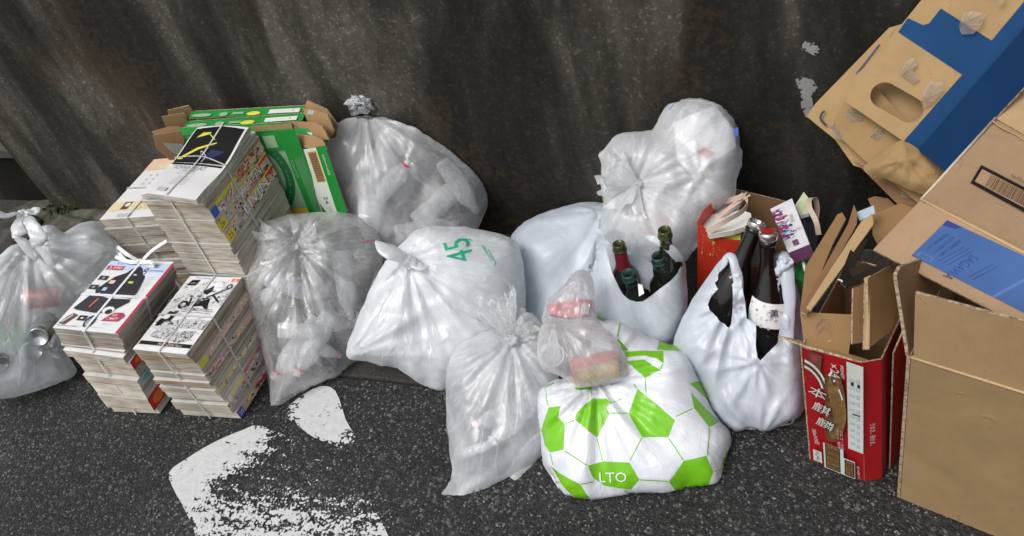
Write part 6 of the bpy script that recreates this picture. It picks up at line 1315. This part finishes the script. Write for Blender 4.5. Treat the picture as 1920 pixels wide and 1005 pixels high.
# ---------------- sake bottles and their carrier bag
def sake(top, bot, label, H_, r, cap, lab=False):
    A = unit(top - bot); bot = top - A * H_; root = empty('glass_bottle', bot, label, 'bottle', 'large brown sake bottles in the carrier bag')
    lathe('body', [(.001, 0), (r, .003), (r, H_ * .50), (r * .96, H_ * .56), (r * .72, H_ * .66), (r * .45, H_ * .75), (.0185, H_ * .82), (.0165, H_ * .92)], [GBK], bot, A, root, seg=36)
    lathe('neck_ring', [(.0165, H_ * .92), (.0195, H_ * .922), (.0195, H_ * .945), (.017, H_ * .95)], [GBK], bot, A, root)
    if cap: lathe('cap', [(.0175, H_ * .95), (.0205, H_ * .955), (.0210, H_ * .985), (.0195, H_ * 1.0), (.0150, H_ * 1.002)], [plain('silver_foil', (.55, .54, .52), .2, .05, 20, metallic=.9)], bot, A, root); lathe('cap_top', [(.0150, H_ * 1.001), (.014, H_ * 1.0005), (.0001, H_ * 1.0005)], [plain('cap_red', (.40, .02, .01), .35, .2, 30)], bot, A, root)
    else: lathe('cap', [(.0175, H_ * .95), (.019, H_ * .955), (.0195, H_ * .985), (.0175, H_ * .995), (.0150, H_ * .99), (.013, H_ * .96)], [plain('silver_foil', (.55, .54, .52), .2, .05, 20, metallic=.9), ], bot, A, root)
    return root, bot, A
tp = G(1440, 434, .415); r_, bo, A_ = sake(tp, G(1442, 735, .012), 'sake bottle with a red cap and a white paper label, right of the pair', .40, .050, True)
# label: curved band on the shoulder
def blabel(root, bo, A_, r_, h0, h1, a0, a1, mat):
    B_ = unit(np.cross(A_, [0, 1, 0])); D_ = np.cross(A_, B_); vs = []; fs = []; n_ = 16
    for j in range(5):
        for i in range(n_ + 1):
            t = a0 + (a1 - a0) * i / n_; h_ = h0 + (h1 - h0) * j / 4 + .018 * (i / n_ - .5) * -1; vs.append(bo + A_ * h_ + (B_ * math.cos(t) + D_ * math.sin(t)) * r_(h_))
    for j in range(4):
        for i in range(n_): a = j * (n_ + 1) + i; fs.append([a, a + 1, a + n_ + 2, a + n_ + 1])
    return pyobj('label', vs, fs, [mat], root, smooth=True), B_, D_
prf = lambda h_: np.interp(h_ / .40, [0, .5, .56, .66, .75, .82], [.0508, .0508, .0488, .0368, .0233, .0193]) + .001
toc = unit((CAM - bo) * [1, 1, 0]); B_ = unit(np.cross(A_, [0, 1, 0])); D_ = np.cross(A_, B_); ac = math.atan2(toc @ D_, toc @ B_)
lb_, B_, D_ = blabel(r_, bo, A_, prf, .185, .245, ac - 1.0, ac + 1.0, plain('washi_label', (.74, .74, .74), .6, .06, 50))
vs = []; fs = []; mi = []
def ontolabel(txt, da, hh, s_, mat, rot=0):
    v_, f_, asp = glyphs(txt); b0 = len(vs); c_, q_ = math.cos(rot), math.sin(rot)
    for x, y in v_:
        X, Y = (x * c_ - y * q_) * s_, (x * q_ + y * c_) * s_; t = ac + da - X / .05; h_ = hh + Y; vs.append(bo + A_ * h_ + (B_ * math.cos(t) + D_ * math.sin(t)) * (prf(h_) + .0012))
    for g_ in f_: fs.append([i + b0 for i in g_]); mi.append(mat)
sg = -1 if (unit(ray(1960, 500) - ray(960, 500)) @ (B_ * -math.sin(ac) + D_ * math.cos(ac))) < 0 else 1
ontolabel('薫', .25, .222, .020, 0); ontolabel('ん', .30, .205, .007, 0)
rr = np.random.RandomState(3)
for k_ in range(26): ontolabel(rr.choice(list('◇○一小米花葉')), rr.uniform(-.55, .6), rr.uniform(.204, .228), .005, 1 + k_ % 2, rr.rand() * 6)
pyobj('label_print', vs, fs, [INK['black'], INK['grey'], INK['lgrey']], lb_, midx=mi)
sake(at(1421, 413, 1.90), at(1345, 600, 1.99), 'dark bottle leaning left with a silver rimmed mouth, left of the pair', .36, .043, False)
F_CAR2 = film('film_carrier_white', .80, (.70, .76, .84), .34, .4, .4, .05, .25, .15)
pl = Plane2(2.00, 1390, 650, .25)
front = [(1262, 650), (1274, 612), (1298, 562), (1325, 522), (1344, 494), (1362, 482), (1378, 486), (1388, 512), (1396, 552), (1400, 588), (1416, 598), (1418, 656), (1430, 658), (1455, 632), (1460, 598), (1458, 560), (1455, 522), (1449, 494), (1456, 480), (1474, 475), (1484, 484), (1484, 505), (1496, 545), (1502, 600), (1508, 680), (1510, 765), (1486, 788), (1452, 806), (1430, 812), (1405, 800), (1382, 812), (1352, 790), (1330, 760), (1308, 712), (1286, 672)]
hole = [(1329, 562), (1352, 530), (1366, 512), (1374, 536), (1371, 600), (1360, 600), (1345, 585)]
back = [(1268, 650), (1300, 570), (1340, 560), (1400, 600), (1455, 590), (1470, 520), (1486, 490), (1498, 545), (1505, 640), (1510, 765), (1450, 806), (1382, 812), (1330, 760), (1290, 680)]
fd = [((1372, 560), .008, .22, 13), ((1468, 500), .010, .24, 17), ((1424, 812), .008, .15, 9), ((1420, 665), .006, .12, 8)]
S = [sheet(pl, front, .080, .07, 1, open_px=[[(1340, 470), (1500, 470), (1488, 520), (1462, 640), (1432, 668), (1412, 668), (1395, 600), (1380, 500)]], holes_px=[hole], folds=fd, crump=.006, seed=101, sp=.006), sheet(pl, back, .06, .06, -1, folds=fd, crump=.006, seed=102)]
bag11 = make_film_obj('carrier_bag', S, [F_CAR2], None, 'white carrier bag standing open with two large dark sake bottles', 'bag')
crumpled(tube('handle', bez([onplane(1352, 512, pl.O + pl.N * .03, pl.N), onplane(1364, 480, pl.O + pl.N * .045, pl.N), onplane(1376, 490, pl.O + pl.N * .055, pl.N), onplane(1385, 535, pl.O + pl.N * .06, pl.N), onplane(1388, 600, pl.O + pl.N * .05, pl.N)], 8), .01, F_CAR2, bag11, seg=16, flat=.5, rad=[np.interp(i / 32, [0, .3, .6, 1], [.010, .008, .013, .006]) for i in range(33)]), .0022, 40)
crumpled(tube('handle', bez([onplane(1453, 500, pl.O + pl.N * .02, pl.N), onplane(1466, 478, pl.O + pl.N * .045, pl.N), onplane(1474, 500, pl.O + pl.N * .055, pl.N), onplane(1480, 560, pl.O + pl.N * .06, pl.N), onplane(1482, 640, pl.O + pl.N * .05, pl.N)], 8), .01, F_CAR2, bag11, seg=16, flat=.5, rad=[np.interp(i / 32, [0, .3, .6, 1], [.010, .014, .016, .008]) for i in range(33)]), .0022, 40)

# ---------------- red paper bag with its contents
RB = plain('paper_bag_red', (.52, .035, .015), .45, .08, 8); cx_ = G(1314, 600)
yb = cx_[1]
def Y(px, py, dy=0): return W(px, py, yb + dy)
root = empty('paper_bag', Y(1350, 590) * [1, 1, 0] + [0, 0, .01], 'red paper bag with fine gold dotted lines, full of papers', 'bag')
fp = slab('front_panel', [Y(1309, 415), Y(1325, 432), Y(1350, 447), Y(1388, 452), Y(1400, 470), Y(1400, 600), Y(1309, 600)], .002, [RB, RB, RB], root)
slab('side_panel', [Y(1309, 415), Y(1318, 396, .05), Y(1345, 372, .12), Y(1345, 585, .12), Y(1309, 600)], .002, [RB, RB, INK['brown']], root)
dots = Print(Y(1309, 600), Y(1400, 600) - Y(1309, 600), Y(1309, 420) - Y(1309, 600), .0015)
gd = plain('dot_gold', (.62, .25, .12), .5, .1, 20)
for (x0, y0, x1, y1) in ((.05, .93, .3, .84), (.28, .85, .55, .72), (.55, .72, .9, .70), (.28, .84, .42, .66), (.42, .66, .42, .50), (.1, .9, .08, .72), (.42, .48, .5, .38), (.3, .8, .28, .7)):
    n_ = 8
    for k_ in range(n_): t = k_ / n_; dots.oval(x0 + (x1 - x0) * t, y0 + (y1 - y0) * t - .03 * math.sin(PI * t), .009, .005, gd, 8)
dots.oval(.3, .83, .035, .02, gd, 12); dots.oval(.08, .74, .02, .014, gd, 10); dots.oval(.24, .72, .02, .014, gd, 10); dots.oval(.42, .48, .02, .014, gd, 10); dots.build('dotted_print', fp)
PW = plain('paper_white', (.72, .71, .68), .7, .06, 20); BG = plain('tape_beige', (.50, .40, .31), .6, .08, 30)
o = slab('leaflet', [at(1319, 404, 2.10), at(1392, 394, 2.12), at(1408, 400, 2.08), at(1410, 420, 2.03), at(1376, 432, 2.02), at(1330, 440, 2.03), at(1318, 428, 2.05)], .012, [PW, PG[0]]); tag(o, 'thick wad of white papers in the mouth of the red bag', 'papers')
o = slab('magazine', [at(1330, 442, 2.045), at(1390, 432, 2.045), at(1388, 450, 2.05), at(1350, 448, 2.05)], .004, [INK['lemon'], PG[2]]); tag(o, 'yellow and black printed sheet below the white papers in the red bag', 'leaflet'); p = Print(at(1345, 446, 2.04), at(1388, 440, 2.04) - at(1345, 446, 2.04), at(1346, 438, 2.04) - at(1345, 446, 2.04), .001); p.rect(0, 0, 1, .35, INK['brown']); p.build('print', o)
o = slab('packaging', [at(1333, 398, 2.14), at(1370, 372, 2.18), at(1395, 372, 2.16), at(1385, 392, 2.12), at(1340, 408, 2.10)], .003, [clear_plastic('clear_box', .45, (.6, .6, .6)), clear_plastic('clear_box', .45, (.6, .6, .6))]); tag(o, 'clear plastic packaging behind the white papers in the red bag', 'packaging')
for (p0, p1, lb_) in (((1346, 402), (1399, 360), 'long thin pink and white stick poking out of the red bag'), ((1352, 400), (1405, 364), 'long thin pale wooden stick beside the pink one')):
    o = slab('stick', [at(*p0, 2.07), at(p0[0] + 3, p0[1] + 3, 2.07), at(p1[0] + 3, p1[1] + 2, 2.13), at(*p1, 2.13)], .003, [INK['peach'] if 'pale' in lb_ else plain('stick_pink', (.66, .42, .38), .5, .2, 40)]); tag(o, lb_, 'stick')
strap('handle', bez([at(1326, 436, 2.02), at(1360, 415, 2.0), at(1392, 396, 2.02), at(1402, 380, 2.05), at(1392, 366, 2.08), at(1386, 370, 2.10), at(1340, 384, 2.15)], 8), .013, BG, root, (0, .3, 1))
slab('print_strip', [at(1383, 492, 2.12), at(1400, 452, 2.12), at(1408, 440, 2.12), at(1410, 500, 2.12)], .002, [INK['green']], root)
# open brown carton behind it
o = slab('cardboard_sheet', [W(1362, 354, 1.70), W(1390, 358, 1.70), W(1472, 378, 1.70), W(1500, 392, 1.69), W(1500, 560, 1.64), W(1366, 540, 1.64)], .005, [kraft('kraft_back', (.21, .12, .06)), KE, KR]); tag(o, 'brown cardboard sheet standing behind the red paper bag', 'cardboard')
o = slab('cardboard_sheet', [W(1384, 396, 1.60), W(1420, 415, 1.60), W(1425, 500, 1.56), W(1384, 500, 1.56)], .004, [plain('cellophane_grey', (.28, .27, .25), .3, .25, 25)]); tag(o, 'greyish wrapped packet between the white papers and the sake bottle', 'packet')
# drink box
jb = empty('drink_box', at(1485, 440, 2.0), 'white drink box with a purple and blue pattern, tilted above the sake bottle', 'box')
q0, q1, q2, q3 = at(1478, 474, 1.92), at(1518, 458, 1.92), at(1485, 372, 2.06), at(1444, 392, 2.06); dn = unit(np.cross(q1 - q0, q3 - q0)); dn = dn if dn @ (CAM - q0) > 0 else -dn; dd = -dn * .035
JW = plain('box_white', (.66, .65, .68), .4, .08, 30)
fc = slab('front_face', [q0, q1, q2, q3], .002, [JW], jb); slab('side_face', [q1, q2, q2 + dd, q1 + dd], .002, [JW], jb); slab('bottom_face', [q0, q1, q1 + dd, q0 + dd], .002, [plain('box_plum', (.16, .06, .14), .4, .2, 30)], jb)
p = Print(q0, q1 - q0, q3 - q0, .001); rr = np.random.RandomState(14); p.rect(.0, .25, .55, .92, plain('box_magenta', (.30, .04, .16), .4, .2, 40))
collage(p, rr, ['sky', 'teal', 'crimson', 'white', 'navy', 'sky'], 60, .05, .6, .25, .9, .008); p.text('Wlin', .75, .6, .009, INK['grey'], 90, w=.03); p.text('CUBE', .75, .35, .006, INK['grey'], 0); p.rect(.35, .06, .6, .16, plain('box_plum', (.16, .06, .14), .4, .2, 30)); p.build('print', fc)
o = slab('drink_box', [at(1490, 386, 2.09), at(1507, 360, 2.12), at(1518, 374, 2.10), at(1516, 400, 2.06), at(1500, 404, 2.06)], .010, [plain('pale_green_box', (.48, .56, .36), .45, .15, 40), JW]); tag(o, 'pale green and white box corner behind the purple patterned box', 'box')
# dark bag with beige handle beside the box
db = empty('paper_bag', at(1525, 450, 2.10), 'small dark blue paper bag with a beige ribbon handle behind the drink box', 'bag')
slab('front_panel', [at(1506, 402, 2.10), at(1526, 384, 2.12), at(1534, 440, 2.08), at(1530, 480, 2.05), at(1522, 470, 2.02)], .003, [plain('bag_navy', (.030, .032, .045), .5, .35, 40)], db)
strap('handle', bez([at(1535, 440, 2.06), at(1530, 415, 2.05), at(1518, 390, 2.06), at(1518, 374, 2.08), at(1528, 372, 2.10), at(1532, 390, 2.12), at(1530, 410, 2.13)], 8), .012, BG, db, (1, 0, .2))
sb = empty('gift_box', at(1492, 495, 2.02), 'box with red and green stripes wedged under the drink box', 'box')
slab('side_face', [at(1483, 478, 2.0), at(1500, 470, 2.02), at(1520, 480, 2.02), at(1512, 530, 1.98), at(1486, 520, 1.96)], .02, [INK['green']], sb); p = Print(at(1485, 505, 1.985), at(1512, 500, 1.99) - at(1485, 505, 1.985), at(1487, 480, 1.995) - at(1485, 505, 1.985), .004); p.poly([(.0, .4), (.3, 1), (.6, 1), (.3, .2)], INK['red']); p.build('stripe', sb)
tube('straw', [at(1503, 478, 1.97), at(1508, 500, 1.955), at(1510, 508, 1.95)], .0035, CAPW, sb)
#END
